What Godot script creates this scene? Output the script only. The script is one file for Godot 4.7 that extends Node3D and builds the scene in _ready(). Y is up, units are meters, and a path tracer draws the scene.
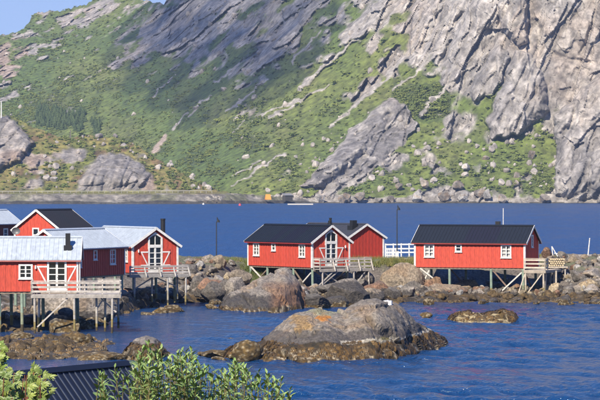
extends Node3D

const F := 3000.0      # focal length in photograph pixels
const EYE := 10.5
const HZ := 185.0      # image row of the horizon

var rng := RandomNumberGenerator.new()
var used := {}
var M := {}

# ---------------------------------------------------------------- helpers
func P(px: float, py: float, d: float) -> Vector3:
	return Vector3((px - 300.0) * d / F, EYE - (py - HZ) * d / F, -d)

func rf(a: float, b: float) -> float:
	return rng.randf_range(a, b)

func numbered(called: String) -> String:
	if not used.has(called):
		used[called] = 0
		return called
	used[called] += 1
	return "%s_%03d" % [called, used[called]]

func tag(o: Node, label: String, category: String, group := "") -> void:
	o.set_meta("label", label)
	o.set_meta("category", category)
	if group != "":
		o.set_meta("group", group)

func thing(called: String, label: String, category: String, where := Vector3.ZERO, turn := 0.0, group := "") -> Node3D:
	var o := Node3D.new()
	o.name = numbered(called)
	add_child(o)
	o.position = where
	o.rotation.y = turn
	tag(o, label, category, group)
	return o

func put(mesh: Mesh, called: String, mat: Material, parent: Node = null) -> MeshInstance3D:
	var o := MeshInstance3D.new()
	o.mesh = mesh
	o.material_override = mat
	if parent == null or parent == self:
		o.name = numbered(called)
		add_child(o)
	else:
		o.name = called
		parent.add_child(o, true)
	return o

class MB:
	var v := PackedVector3Array()
	var n := PackedVector3Array()
	var c := PackedColorArray()
	var ix := PackedInt32Array()
	func quad(a: Vector3, b: Vector3, cc: Vector3, d: Vector3, col: Color) -> void:
		var nn := (b - a).cross(d - a)
		if nn.length_squared() < 1e-14:
			nn = (cc - b).cross(d - b)
		nn = nn.normalized()
		var s := v.size()
		v.append(a); v.append(b); v.append(cc); v.append(d)
		for k in 4:
			n.append(nn)
			c.append(col)
		ix.append(s); ix.append(s + 2); ix.append(s + 1)
		ix.append(s); ix.append(s + 3); ix.append(s + 2)
	func tri(a: Vector3, b: Vector3, cc: Vector3, col: Color) -> void:
		var nn := (b - a).cross(cc - a).normalized()
		var s := v.size()
		v.append(a); v.append(b); v.append(cc)
		for k in 3:
			n.append(nn)
			c.append(col)
		ix.append(s); ix.append(s + 2); ix.append(s + 1)
	func tri3(a: Vector3, b: Vector3, cc: Vector3, ca: Color, cb: Color, c3: Color) -> void:
		var nn := (b - a).cross(cc - a).normalized()
		var s := v.size()
		v.append(a); v.append(b); v.append(cc)
		n.append(nn); n.append(nn); n.append(nn)
		c.append(ca); c.append(cb); c.append(c3)
		ix.append(s); ix.append(s + 2); ix.append(s + 1)
	func hexa(p: Array, col: Color) -> void:
		# p: 0..3 bottom ring, 4..7 top ring, counterclockwise seen from above
		quad(p[3], p[2], p[1], p[0], col)
		quad(p[4], p[5], p[6], p[7], col)
		for k in 4:
			var j := (k + 1) % 4
			quad(p[k], p[j], p[j + 4], p[k + 4], col)
	func box(x0: float, x1: float, y0: float, y1: float, z0: float, z1: float, col: Color, xf := Transform3D.IDENTITY) -> void:
		hexa([xf * Vector3(x0, y0, z1), xf * Vector3(x1, y0, z1), xf * Vector3(x1, y0, z0), xf * Vector3(x0, y0, z0),
			xf * Vector3(x0, y1, z1), xf * Vector3(x1, y1, z1), xf * Vector3(x1, y1, z0), xf * Vector3(x0, y1, z0)], col)
	func beam(a: Vector3, b: Vector3, w: float, h: float, col: Color, up := Vector3.UP) -> void:
		var ax := (b - a).normalized()
		if absf(ax.dot(up)) > 0.98:
			up = Vector3(0, 0, 1)
		var side := ax.cross(up).normalized()
		var uu := side.cross(ax).normalized()
		var s := side * w * 0.5
		var t := uu * h * 0.5
		hexa([a - s - t, a + s - t, b + s - t, b - s - t, a - s + t, a + s + t, b + s + t, b - s + t], col)
	func tube(a: Vector3, b: Vector3, r0: float, r1: float, k: int, col: Color, col2 = null, cap := true) -> void:
		var ax := (b - a).normalized()
		var up := Vector3.UP if absf(ax.y) < 0.95 else Vector3(1, 0, 0)
		var s := ax.cross(up).normalized()
		var t := s.cross(ax).normalized()
		var st := v.size()
		var c2: Color = col if col2 == null else col2
		for i in k + 1:
			var an := TAU * i / k
			var dd := s * cos(an) + t * sin(an)
			v.append(a + dd * r0); v.append(b + dd * r1)
			n.append(dd); n.append(dd)
			c.append(col); c.append(c2)
		for i in k:
			var q := st + i * 2
			ix.append(q); ix.append(q + 2); ix.append(q + 1)
			ix.append(q + 2); ix.append(q + 3); ix.append(q + 1)
		if cap:
			for e in 2:
				var ctr := a if e == 0 else b
				var nn := -ax if e == 0 else ax
				var s2 := v.size()
				v.append(ctr); n.append(nn); c.append(c2)
				for i in k + 1:
					var an := TAU * i / k
					v.append(ctr + (s * cos(an) + t * sin(an)) * (r0 if e == 0 else r1))
					n.append(nn); c.append(c2)
				for i in k:
					ix.append(s2); ix.append(s2 + (2 if e == 0 else 1) + i); ix.append(s2 + (1 if e == 0 else 2) + i)
	func mesh() -> ArrayMesh:
		var m := ArrayMesh.new()
		if v.is_empty():
			return m
		var a := []
		a.resize(Mesh.ARRAY_MAX)
		a[Mesh.ARRAY_VERTEX] = v
		a[Mesh.ARRAY_NORMAL] = n
		a[Mesh.ARRAY_COLOR] = c
		a[Mesh.ARRAY_INDEX] = ix
		m.add_surface_from_arrays(Mesh.PRIMITIVE_TRIANGLES, a)
		return m

func smooth_normals(v: PackedVector3Array, ix: PackedInt32Array) -> PackedVector3Array:
	var n := PackedVector3Array()
	n.resize(v.size())
	for k in range(0, ix.size(), 3):
		var a := ix[k]
		var b := ix[k + 1]
		var c := ix[k + 2]
		var f := (v[c] - v[a]).cross(v[b] - v[a])
		n[a] += f
		n[b] += f
		n[c] += f
	for k in n.size():
		n[k] = n[k].normalized()
	return n

func grid_index(nu: int, nv: int) -> PackedInt32Array:
	# vertices stored column by column, nv per column; columns run to the right, rows upwards or away
	var ix := PackedInt32Array()
	ix.resize((nu - 1) * (nv - 1) * 6)
	var k := 0
	for i in nu - 1:
		for j in nv - 1:
			var a := i * nv + j
			var b := a + nv
			ix[k] = a; ix[k + 1] = a + 1; ix[k + 2] = b
			ix[k + 3] = b; ix[k + 4] = a + 1; ix[k + 5] = b + 1
			k += 6
	return ix

func arr_mesh(v: PackedVector3Array, n: PackedVector3Array, c: PackedColorArray, ix: PackedInt32Array, uv := PackedVector2Array()) -> ArrayMesh:
	var m := ArrayMesh.new()
	var a := []
	a.resize(Mesh.ARRAY_MAX)
	a[Mesh.ARRAY_VERTEX] = v
	a[Mesh.ARRAY_NORMAL] = n
	if c.size() > 0:
		a[Mesh.ARRAY_COLOR] = c
	if uv.size() > 0:
		a[Mesh.ARRAY_TEX_UV] = uv
	a[Mesh.ARRAY_INDEX] = ix
	m.add_surface_from_arrays(Mesh.PRIMITIVE_TRIANGLES, a)
	return m

func noise(sd: int, freq: float, octs := 4, ridged := false) -> FastNoiseLite:
	var f := FastNoiseLite.new()
	f.seed = sd
	f.noise_type = FastNoiseLite.TYPE_SIMPLEX_SMOOTH
	f.frequency = freq
	f.fractal_octaves = octs
	f.fractal_type = FastNoiseLite.FRACTAL_RIDGED if ridged else FastNoiseLite.FRACTAL_FBM
	return f

func lut(t: Array, x: float) -> float:
	# piecewise linear table [[x, y], ...]
	if x <= t[0][0]:
		return t[0][1]
	for i in t.size() - 1:
		if x <= t[i + 1][0]:
			var f: float = (x - t[i][0]) / (t[i + 1][0] - t[i][0])
			return lerpf(t[i][1], t[i + 1][1], f)
	return t[-1][1]

func sst(a: float, b: float, x: float) -> float:
	var t := clampf((x - a) / (b - a), 0.0, 1.0)
	return t * t * (3.0 - 2.0 * t)

func cm(a: Color, b: Color, t: float) -> Color:
	return a.lerp(b, clampf(t, 0.0, 1.0))

func tone(c: Color, k: float) -> Color:
	return Color(c.r * k, c.g * k, c.b * k)

# ---------------------------------------------------------------- materials
func grey_tex(sd: int, freq: float, octs: int, lo: float, hi: float, size := 512, contrast := 1.0) -> ImageTexture:
	var f := noise(sd, freq, octs)
	f.fractal_gain = 0.64
	var im := f.get_seamless_image(size, size)
	im.convert(Image.FORMAT_L8)
	var d := im.get_data()
	for i in d.size():
		var x := clampf((d[i] / 255.0 - 0.5) * contrast + 0.5, 0.0, 1.0)
		d[i] = int(clampf(lerpf(lo, hi, x), 0.0, 1.0) * 255.0)
	im = Image.create_from_data(size, size, false, Image.FORMAT_L8, d)
	im.convert(Image.FORMAT_RGB8)
	im.generate_mipmaps()
	return ImageTexture.create_from_image(im)

func normal_tex(sd: int, freq: float, octs: int, strength: float, size := 512, gain := 0.5) -> ImageTexture:
	var f := noise(sd, freq, octs)
	f.fractal_gain = gain
	var im := f.get_seamless_image(size, size)
	im.convert(Image.FORMAT_RGBA8)
	im.bump_map_to_normal_map(strength)
	return ImageTexture.create_from_image(im)

func vmat(rough: float, tex: Texture2D = null, per_metre := 1.0, norm: Texture2D = null, nscale := 1.0, world := true) -> StandardMaterial3D:
	var m := StandardMaterial3D.new()
	m.vertex_color_use_as_albedo = true
	m.roughness = rough
	m.cull_mode = BaseMaterial3D.CULL_DISABLED
	if tex != null:
		m.albedo_texture = tex
		m.uv1_triplanar = true
		m.uv1_world_triplanar = world
		m.uv1_scale = Vector3.ONE * per_metre
	if norm != null:
		m.normal_enabled = true
		m.normal_texture = norm
		m.normal_scale = nscale
		m.uv1_triplanar = true
		m.uv1_world_triplanar = world
		m.uv1_scale = Vector3.ONE * per_metre
	return m

func make_materials() -> void:
	var t_rock := grey_tex(11, 0.02, 7, 0.55, 1.0, 512, 1.8)
	var n_rock := normal_tex(12, 0.03, 6, 5.0, 512, 0.66)
	var t_paint := grey_tex(13, 0.02, 5, 0.82, 1.0, 256, 1.3)
	M.rock = vmat(0.88, t_rock, 0.36, n_rock, 1.0)
	M.mountain = vmat(0.95, grey_tex(14, 0.012, 8, 0.55, 1.0, 1024, 2.0), 1.0 / 90.0, normal_tex(15, 0.02, 6, 5.0, 1024, 0.68), 0.7)
	M.paint = vmat(0.62, t_paint, 0.5)
	M.wall = vmat(0.75, grey_tex(18, 0.02, 6, 0.82, 1.0, 512, 1.6), 1.0, null, 1.0, false)
	M.wall.uv1_scale = Vector3(0.9, 0.15, 0.9)
	M.wood = vmat(0.85, grey_tex(16, 0.012, 3, 0.8, 1.0, 256, 1.3), 0.7)
	M.roof = vmat(0.42, t_paint, 0.35)
	M.roof.metallic_specular = 0.5
	M.roof_dark = vmat(0.62, t_paint, 0.35)
	M.metal = vmat(0.45)
	M.plain = vmat(0.8)
	M.cloth = vmat(0.95)
	M.leaf = vmat(0.5)
	M.leaf.backlight = Color(0.45, 0.55, 0.2)
	M.far_leaf = vmat(0.85)
	M.far_leaf.backlight = Color(0.2, 0.25, 0.1)
	M.weed = vmat(0.45)
	M.road = vmat(0.95, grey_tex(17, 0.05, 4, 0.7, 1.0, 256, 1.4), 0.6)
	var g := StandardMaterial3D.new()
	g.albedo_color = Color(0.25, 0.3, 0.33, 0.10)
	g.transparency = BaseMaterial3D.TRANSPARENCY_ALPHA
	g.roughness = 0.03
	g.cull_mode = BaseMaterial3D.CULL_DISABLED
	M.glass = g
	var w := StandardMaterial3D.new()
	w.albedo_color = Color(0.045, 0.21, 0.38)
	w.roughness = 0.11
	w.metallic_specular = 0.5
	w.normal_enabled = true
	w.normal_texture = normal_tex(21, 0.02, 5, 26.0, 1024)
	w.normal_scale = 1.0
	w.cull_mode = BaseMaterial3D.CULL_DISABLED
	M.water = w
	var w2: StandardMaterial3D = w.duplicate()
	w2.albedo_color = Color(0.045, 0.22, 0.41)
	w2.roughness = 0.34
	M.fjord = w2

# ---------------------------------------------------------------- far terrain
const US := [-150.0, 0.0, 60.0, 120.0, 180.0, 240.0, 300.0, 360.0, 420.0, 480.0, 540.0, 600.0, 750.0]
const PYS := [210.0, 190.0, 175.0, 150.0, 125.0, 100.0, 75.0, 50.0, 25.0, 0.0, -60.0, -140.0]
const DIST := [
	[2550, 2450, 2350, 2150, 1930, 1770, 1740, 1730, 1725, 1722, 1720, 1715, 1700],
	[2700, 2600, 2500, 2300, 2050, 1850, 1790, 1775, 1770, 1768, 1762, 1745, 1720],
	[2800, 2700, 2600, 2400, 2150, 1930, 1850, 1825, 1812, 1805, 1798, 1790, 1750],
	[3000, 2900, 2800, 2600, 2350, 2100, 1970, 1910, 1880, 1862, 1848, 1835, 1790],
	[3250, 3150, 3000, 2800, 2550, 2280, 2110, 2010, 1950, 1912, 1880, 1860, 1820],
	[3500, 3400, 3250, 3000, 2750, 2430, 2220, 2090, 2000, 1940, 1898, 1875, 1840],
	[3750, 3650, 3500, 3250, 2960, 2600, 2330, 2170, 2055, 1968, 1915, 1890, 1855],
	[4000, 3900, 3800, 3500, 3160, 2760, 2450, 2260, 2110, 1995, 1932, 1905, 1870],
	[4250, 4200, 4100, 3800, 3360, 2930, 2580, 2350, 2165, 2022, 1950, 1920, 1885],
	[4500, 4450, 4400, 4080, 3580, 3100, 2710, 2440, 2225, 2050, 1968, 1935, 1900],
	[4900, 4850, 4800, 4500, 4000, 3500, 3000, 2650, 2360, 2130, 2010, 1970, 1940],
	[5300, 5250, 5200, 4950, 4500, 3950, 3350, 2900, 2520, 2250, 2080, 2030, 2000]]
# share of bare rock, same grid
const BARE := [
	[1.0, 1.0, 1.0, 1.0, 1.0, 1.0, 1.0, 1.0, 1.0, 1.0, 1.0, 1.0, 1.0],
	[0.3, 0.3, 0.2, 0.2, 0.15, 0.15, 0.25, 0.35, 0.45, 0.35, 0.3, 0.55, 0.8],
	[0.2, 0.2, 0.15, 0.1, 0.15, 0.15, 0.3, 0.35, 0.34, 0.3, 0.25, 0.7, 0.8],
	[0.1, 0.1, 0.1, 0.1, 0.15, 0.12, 0.12, 0.4, 0.44, 0.48, 0.36, 0.8, 0.9],
	[0.1, 0.1, 0.08, 0.1, 0.12, 0.12, 0.14, 0.32, 0.38, 0.6, 0.5, 0.8, 0.9],
	[0.3, 0.28, 0.12, 0.1, 0.2, 0.28, 0.28, 0.4, 0.4, 0.62, 0.75, 0.8, 0.9],
	[0.5, 0.5, 0.22, 0.22, 0.4, 0.46, 0.46, 0.5, 0.5, 0.7, 0.88, 0.85, 0.9],
	[0.6, 0.55, 0.25, 0.42, 0.54, 0.58, 0.58, 0.54, 0.56, 0.8, 0.9, 0.9, 0.9],
	[0.5, 0.48, 0.42, 0.46, 0.64, 0.66, 0.64, 0.6, 0.64, 0.85, 0.9, 0.9, 0.9],
	[0.5, 0.5, 0.5, 0.46, 0.66, 0.7, 0.7, 0.66, 0.7, 0.85, 0.9, 0.9, 0.9],
	[0.5, 0.5, 0.5, 0.6, 0.8, 0.8, 0.8, 0.8, 0.8, 0.9, 0.9, 0.9, 0.9],
	[0.5, 0.5, 0.5, 0.6, 0.8, 0.8, 0.8, 0.8, 0.8, 0.9, 0.9, 0.9, 0.9]]
const SKYLINE := [[-150.0, 62.0], [-60.0, 48.0], [0.0, 36.0], [14.0, 33.0], [24.0, 29.0], [30.0, 20.0], [34.0, 14.0], [48.0, 11.0], [62.0, 11.0], [78.0, 6.0], [92.0, 2.0], [100.0, -3.0], [125.0, -5.0], [142.0, -1.0], [152.0, 2.5], [164.0, 3.5], [170.0, -6.0], [178.0, -30.0], [200.0, -90.0], [260.0, -130.0], [750.0, -140.0]]
# pale scree runs and gullies: [u0, y0, u1, y1, half width]
const SCREE := [[286, 152, 231, 185, 1.6], [262, 160, 234, 176, 1.3], [189, 112, 172, 130, 1.0], [172, 78, 152, 97, 1.4], [165, 137, 154, 152, 3.4],
	[356, 40, 300, 88, 2.2], [330, 84, 270, 118, 1.5], [300, 98, 262, 116, 1.3], [415, 52, 330, 128, 2.0], [450, 40, 392, 92, 2.4], [470, 66, 426, 106, 2.2], [268, 78, 226, 112, 1.4],
	[210, 96, 190, 116, 1.0], [240, 62, 214, 84, 1.2], [440, 4, 425, 40, 3.5], [458, 0, 440, 30, 2.2], [322, 30, 292, 62, 1.4], [246, 120, 232, 134, 0.9]]

func catmull(a: float, b: float, c: float, d: float, t: float) -> float:
	return b + 0.5 * t * (c - a + t * (2.0 * a - 5.0 * b + 4.0 * c - d + t * (3.0 * (b - c) + d - a)))

func column_of(table: Array, u: float) -> PackedFloat32Array:
	var k := 0
	while k < US.size() - 2 and u > US[k + 1]:
		k += 1
	var t: float = clampf((u - US[k]) / (US[k + 1] - US[k]), 0.0, 1.0)
	var out := PackedFloat32Array()
	for r in table.size():
		var row: Array = table[r]
		var q := catmull(row[maxi(k - 1, 0)], row[k], row[k + 1], row[mini(k + 2, US.size() - 1)], t)
		out.append(1720.0 + (q - 1720.0) * 0.42 if q > 10.0 else q)
	return out

func at_row(col: PackedFloat32Array, py: float) -> float:
	var k := 0
	while k < PYS.size() - 2 and py < PYS[k + 1]:
		k += 1
	var t: float = clampf((py - PYS[k]) / (PYS[k + 1] - PYS[k]), 0.0, 1.0)
	return catmull(col[maxi(k - 1, 0)], col[k], col[k + 1], col[mini(k + 2, PYS.size() - 1)], t)

func inside(poly: Array, u: float, y: float) -> float:
	# distance to the nearest edge of a convex polygon (clockwise in image rows), negative outside
	var m := 1e9
	for i in poly.size():
		var a: Array = poly[i]
		var b: Array = poly[(i + 1) % poly.size()]
		var ex: float = b[0] - a[0]
		var ey: float = b[1] - a[1]
		m = minf(m, (ex * (y - a[1]) - ey * (u - a[0])) / sqrt(ex * ex + ey * ey))
	return m

func seg_dist(u: float, y: float, s: Array) -> float:
	var a := Vector2(s[0], s[1])
	var b := Vector2(s[2], s[3])
	var p := Vector2(u, y)
	var t := clampf((p - a).dot(b - a) / (b - a).length_squared(), 0.0, 1.0)
	return p.distance_to(a.lerp(b, t))

# rock masses that stand out of the slope: convex outline, how far they stand out at the foot and the top (m), rounding (px), streak direction
const BULGES := [
	{"p": [[300.0, 188.0], [350.0, 132.0], [384.0, 99.0], [400.0, 98.0], [419.0, 124.0], [410.0, 140.0], [372.0, 172.0], [330.0, 192.0]], "lo": 22.0, "hi": 42.0, "r": 26.0, "y0": 190.0, "y1": 98.0, "tp": [414.0, 0.75, 62.0, 105.0]},
	{"p": [[484.0, 122.0], [515.0, 50.0], [530.0, 52.0], [546.0, 84.0], [549.0, 112.0], [520.0, 134.0], [492.0, 140.0]], "lo": 12.0, "hi": 10.0, "r": 14.0, "y0": 140.0, "y1": 50.0},
	{"p": [[468.0, 92.0], [484.0, 52.0], [502.0, 44.0], [510.0, 56.0], [494.0, 94.0], [474.0, 102.0]], "lo": 9.0, "hi": 9.0, "r": 9.0, "y0": 100.0, "y1": 45.0},
	{"p": [[500.0, 30.0], [498.0, 4.0], [512.0, -20.0], [528.0, -20.0], [528.0, 42.0], [520.0, 46.0], [506.0, 36.0]], "lo": 9.0, "hi": 9.0, "r": 8.0, "y0": 46.0, "y1": -20.0},
	{"p": [[556.0, 198.0], [554.0, 118.0], [596.0, 74.0], [760.0, 40.0], [760.0, 200.0], [600.0, 200.0]], "lo": 24.0, "hi": 24.0, "r": 13.0, "y0": 200.0, "y1": 74.0},
	{"p": [[590.0, 190.0], [592.0, 150.0], [612.0, 120.0], [760.0, 100.0], [760.0, 196.0]], "lo": 7.0, "hi": 7.0, "r": 8.0, "y0": 196.0, "y1": 120.0}]

var green_spots := PackedVector3Array()     # where shrubs may grow
var stone_spots := PackedVector3Array()     # where loose stones may lie
var tree_spots := PackedVector3Array()

func cells(sd: int, kind: int) -> FastNoiseLite:
	var f := FastNoiseLite.new()
	f.seed = sd
	f.noise_type = FastNoiseLite.TYPE_CELLULAR
	f.frequency = 1.0
	f.fractal_type = FastNoiseLite.FRACTAL_NONE
	f.cellular_return_type = kind
	f.cellular_jitter = 1.0
	return f

func build_mountain() -> void:
	var nu := 940
	var nv := 470
	var back := 12
	var rows := nv + back
	var u0 := -70.0
	var u1 := 672.0
	var v := PackedVector3Array()
	v.resize(nu * rows)
	var rk := PackedFloat32Array()      # bare rock
	rk.resize(nu * rows)
	var slab := PackedFloat32Array()
	slab.resize(nu * rows)
	var us := PackedFloat32Array()
	var ys := PackedFloat32Array()
	var zb := PackedFloat32Array()
	zb.resize(nu * rows)
	us.resize(nu * rows)
	ys.resize(nu * rows)
	var jag := noise(31, 0.07, 4)
	var warp := noise(32, 0.03, 3)
	for i in nu:
		var u := lerpf(u0, u1, float(i) / (nu - 1))
		var mine := []
		for B in BULGES:
			var bl := 1e9
			var bh := -1e9
			for q in B.p:
				bl = minf(bl, q[0])
				bh = maxf(bh, q[0])
			if u > bl - 5.0 and u < bh + 5.0:
				mine.append(B)
		var dc := column_of(DIST, u)
		var bc := column_of(BARE, u)
		var top := lut(SKYLINE, u) + 2.6 * jag.get_noise_2d(u * 2.0, 5.0)
		for j in rows:
			var k := i * rows + j
			var f := minf(float(j) / (nv - 1), 1.0)
			var py := lerpf(206.0, top, f)
			var d := at_row(dc, py)
			var b := at_row(bc, py)
			var wu := u + 4.0 * warp.get_noise_2d(u * 1.6, py * 1.6)
			var wy := py + 4.0 * warp.get_noise_2d(u * 1.6 + 300.0, py * 1.6)
			var sl := 0.0
			zb[k] = -d
			for B in mine:
				var e := inside(B.p, wu, wy)
				if e > 0.0:
					var t := clampf(1.0 - e / float(B.r), 0.0, 1.0)
					var g := sqrt(maxf(1.0 - t * t, 0.0))
					var fy := clampf((float(B.y0) - py) / (float(B.y0) - float(B.y1)), 0.0, 1.0)
					if B.has("tp"):
						g *= clampf((B.tp[0] - (wy - B.tp[3]) * B.tp[1] - wu) / B.tp[2], 0.06, 1.0)
					d -= lerpf(B.lo, B.hi, fy) * g * sst(206.0, 172.0, py)
					b = maxf(b, 0.62 + 0.35 * clampf(e / 5.0, 0.0, 1.0))
					sl = maxf(sl, clampf(e / 6.0, 0.0, 1.0))
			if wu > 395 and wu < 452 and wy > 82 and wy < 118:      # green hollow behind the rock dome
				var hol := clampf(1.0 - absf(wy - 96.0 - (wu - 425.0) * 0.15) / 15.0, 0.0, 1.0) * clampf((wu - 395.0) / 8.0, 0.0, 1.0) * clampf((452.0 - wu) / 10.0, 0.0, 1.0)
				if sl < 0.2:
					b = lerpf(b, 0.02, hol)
			var pos := P(u, py, d)
			if j >= nv:
				var m := float(j - nv + 1)
				pos += Vector3(0, -6.0 * m - m * m, -14.0 * m)
			v[k] = pos
			rk[k] = b
			slab[k] = sl
			us[k] = wu
			ys[k] = wy
	var ix := grid_index(nu, rows)
	var n := smooth_normals(v, ix)
	var crag := noise(33, 1.0, 4, true)
	var cell := cells(331, FastNoiseLite.RETURN_CELL_VALUE)
	var cell3 := cells(333, FastNoiseLite.RETURN_CELL_VALUE)
	var cell2 := cells(332, FastNoiseLite.RETURN_CELL_VALUE)
	var fine := noise(34, 1.0, 3, true)
	var soft := noise(35, 0.012, 4)
	var patch := noise(36, 1.0, 4)
	var patch2 := noise(37, 0.05, 3)
	var groove := noise(371, 1.0, 1, true)
	var streak := noise(38, 1.0, 3)
	var hue := noise(39, 0.011, 3)
	var c := PackedColorArray()
	c.resize(v.size())
	var out := PackedVector3Array()
	out.resize(v.size())
	var r2 := RandomNumberGenerator.new()
	r2.seed = 77
	var G1 := Color(0.11, 0.165, 0.032)
	var G2 := Color(0.19, 0.225, 0.052)
	var G3 := Color(0.062, 0.092, 0.024)
	var R1 := Color(0.43, 0.40, 0.37)
	var R2 := Color(0.29, 0.275, 0.265)
	var R3 := Color(0.46, 0.375, 0.30)
	var W1 := Color(0.46, 0.43, 0.39)
	var col_no := -1
	var near_scree := []
	for k in v.size():
		var p := v[k]
		var u := us[k]
		var y := ys[k]
		if k / rows != col_no:
			col_no = k / rows
			near_scree = []
			for s in SCREE:
				if u > minf(s[0], s[2]) - 12 and u < maxf(s[0], s[2]) + 12:
					near_scree.append(s)
		# a frame that follows the fall line, steeper to the right
		var steep := sst(250.0, 560.0, u)
		var an := lerpf(0.60, 1.12, steep)
		var ca := cos(an)
		var sa := sin(an)
		var al := p.x * ca + p.y * sa
		var ac := -p.x * sa + p.y * ca
		var zz := zb[k] * 0.35
		var st := streak.get_noise_3d(ac * 0.055, al * 0.007, zz * 0.012)
		var pt := patch.get_noise_3d(ac * 0.022, al * 0.008, zz * 0.016)
		var p2 := patch2.get_noise_3d(p.x, p.y, zz)
		var b := rk[k]
		var w := 0.0
		for s in near_scree:
			if u > minf(s[0], s[2]) - 6 and u < maxf(s[0], s[2]) + 6 and y > minf(s[1], s[3]) - 6 and y < maxf(s[1], s[3]) + 6:
				var dd := seg_dist(u, y, s)
				w = maxf(w, 1.0 - dd / (float(s[4]) * (1.0 + 1.1 * p2)) )
		w = clampf(w * 2.0, 0.0, 1.0)
		var sl := slab[k]
		var rough_n := b + 0.42 * pt + 0.40 * p2 * (1.0 - sl)
		var bare := sst(0.42, 0.56, rough_n)
		bare = maxf(bare, w)
		if y > 199.0 + 1.5 * p2:
			bare = 1.0
		var cg := crag.get_noise_3d(ac * 0.020, al * 0.007, zz * 0.02)
		var fg := fine.get_noise_3d(ac * 0.085, al * 0.03, zz * 0.08)
		var sn := soft.get_noise_3d(p.x, p.y, zz)
		var amp_c := lerpf(2.2, 0.6, sl)
		var craggy := sst(460.0, 360.0, u) * sst(120.0, 80.0, y)
		var wob := 9.0 * sn
		var cv := cell.get_noise_3d((ac + wob) * 0.05, (al + wob) * 0.012, zz * 0.012)
		var cv3 := cell3.get_noise_3d((ac + p2 * 6.0) * 0.42, al * 0.14, zz * 0.1)
		var cv2 := cell2.get_noise_3d((ac - wob) * 0.16, al * 0.045, zz * 0.04)
		var disp := bare * (1.0 - 0.7 * w) * (cg * amp_c + fg * lerpf(0.7, 0.35, steep) + cv * (lerpf(4.2, 1.8, sl) + 3.2 * craggy * sst(400.0, 280.0, u)) + cv2 * (lerpf(2.0, 1.2, steep) + 2.0 * craggy) + cv3 * lerpf(1.1, 0.5, steep) + (0.4 + 0.6 * sl) * st * 1.6) + sn * 4.5 + (1.0 - bare) * p2 * 2.2
		var q1 := sst(0.62, 1.0, groove.get_noise_3d((ac + wob) * 0.017, al * 0.0035, zz * 0.004))
		var q2 := sst(0.60, 1.0, groove.get_noise_3d((ac - wob) * 0.05 + 40.0, al * 0.012, zz * 0.01))
		var q3 := sst(0.62, 1.0, groove.get_noise_3d((al + wob) * 0.03 + 80.0, ac * 0.012, zz * 0.01))
		disp -= bare * (1.0 - w) * (q1 * 4.2 * sst(-0.25, 0.25, pt + 0.6 * p2) + q2 * 2.4 * sst(-0.2, 0.2, p2) + q3 * 1.6 * sst(0.0, 0.3, pt - p2))
		disp *= sst(206.0, 198.0, y)
		# relief grows out of the slope along the line that meets the valley
		out[k] = p + (Vector3(0, EYE, 0) - p).normalized() * disp * 1.35
		# colours
		var h1 := hue.get_noise_3d(p.x, p.y, zz)
		var g := cm(G1, G2, 0.45 + 1.1 * h1 + 0.5 * steep - 0.15)
		g = cm(g, G3, sst(0.05, 0.45, p2 + 0.6 * pt + 0.3 * st) * 0.8)
		var dry := sst(0.15, 0.45, streak.get_noise_3d(p.x * 0.02, p.y * 0.02, 50.0))
		g = cm(g, Color(0.16, 0.135, 0.06), dry * 0.22)
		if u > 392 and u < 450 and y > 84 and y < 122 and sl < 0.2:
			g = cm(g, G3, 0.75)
		var r := cm(R1, R2, 0.45 + 1.4 * st)
		r = cm(r, R3, sst(0.1, 0.5, h1 + 0.3 * p2 + 0.15 * steep) * 0.5)
		if sl > 0.0 and u < 430.0:
			r = cm(r, Color(0.20, 0.19, 0.188), 0.85 * sl)
		r = cm(r, tone(R2, 0.72), sst(0.12, 0.42, streak.get_noise_3d(ac * 0.11, al * 0.012, 9.0)) * (0.3 + 0.55 * sl))
		r = cm(r, W1, sst(0.2, 0.5, fg * 0.5 + p2) * 0.5)
		r = tone(r, 1.0 + 0.14 * cv + 0.16 * cv2 + 0.14 * cv3)
		r = cm(r, W1, w)
		if u < 28 and y > 38 and y < 80:
			r = cm(r, Color(0.42, 0.29, 0.21), 0.55)
		if u > 150 and u < 168 and y > 135 and y < 154:
			r = cm(r, Color(0.46, 0.33, 0.25), 0.6)
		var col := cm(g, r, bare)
		var tide := EYE - (ys[k] - HZ) * 0.575
		if out[k].y < 0.7 + 0.8 * p2:
			col = Color(0.085, 0.075, 0.055)
		elif out[k].y < 3.4 + 1.5 * p2 and y > 195.0:
			col = cm(col, Color(0.33, 0.30, 0.26), 0.7)
		c[k] = col
		# places for plants and stones
		if out[k].y > 3.0 and y > -14.0 and u > -40 and u < 640:
			var rnd := r2.randf()
			if u > 36 and u < 101 and y > 109.0 + maxf(0.0, u - 52.0) * 0.27 + 8.0 * p2 and y < 125.0 + (u - 45.0) * 0.2 + 6.0 * pt and rnd < 0.11 * sst(-0.35, 0.1, p2 + pt):
				tree_spots.append(out[k])
			elif bare < 0.3 and rnd < 0.02 + 0.10 * sst(0.0, 0.35, p2 + pt) + (0.15 if u > 395 and u < 448 and y > 86 and y < 118 else 0.0):
				green_spots.append(out[k])
			elif y > 130.0 and u > 300.0 and u < 556.0 and rnd > 0.993 and sl < 0.1:
				stone_spots.append(out[k])
			elif bare > 0.35 and sl < 0.1 and rnd > 0.996 and (u < 440.0 or y > 150.0):
				stone_spots.append(out[k])
			elif rnd > 0.9993 and u < 440.0:
				stone_spots.append(out[k])
	var m := put(arr_mesh(out, smooth_normals(out, ix), c, ix), "mountain", M.mountain)
	m.set_meta("kind", "structure")

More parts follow.
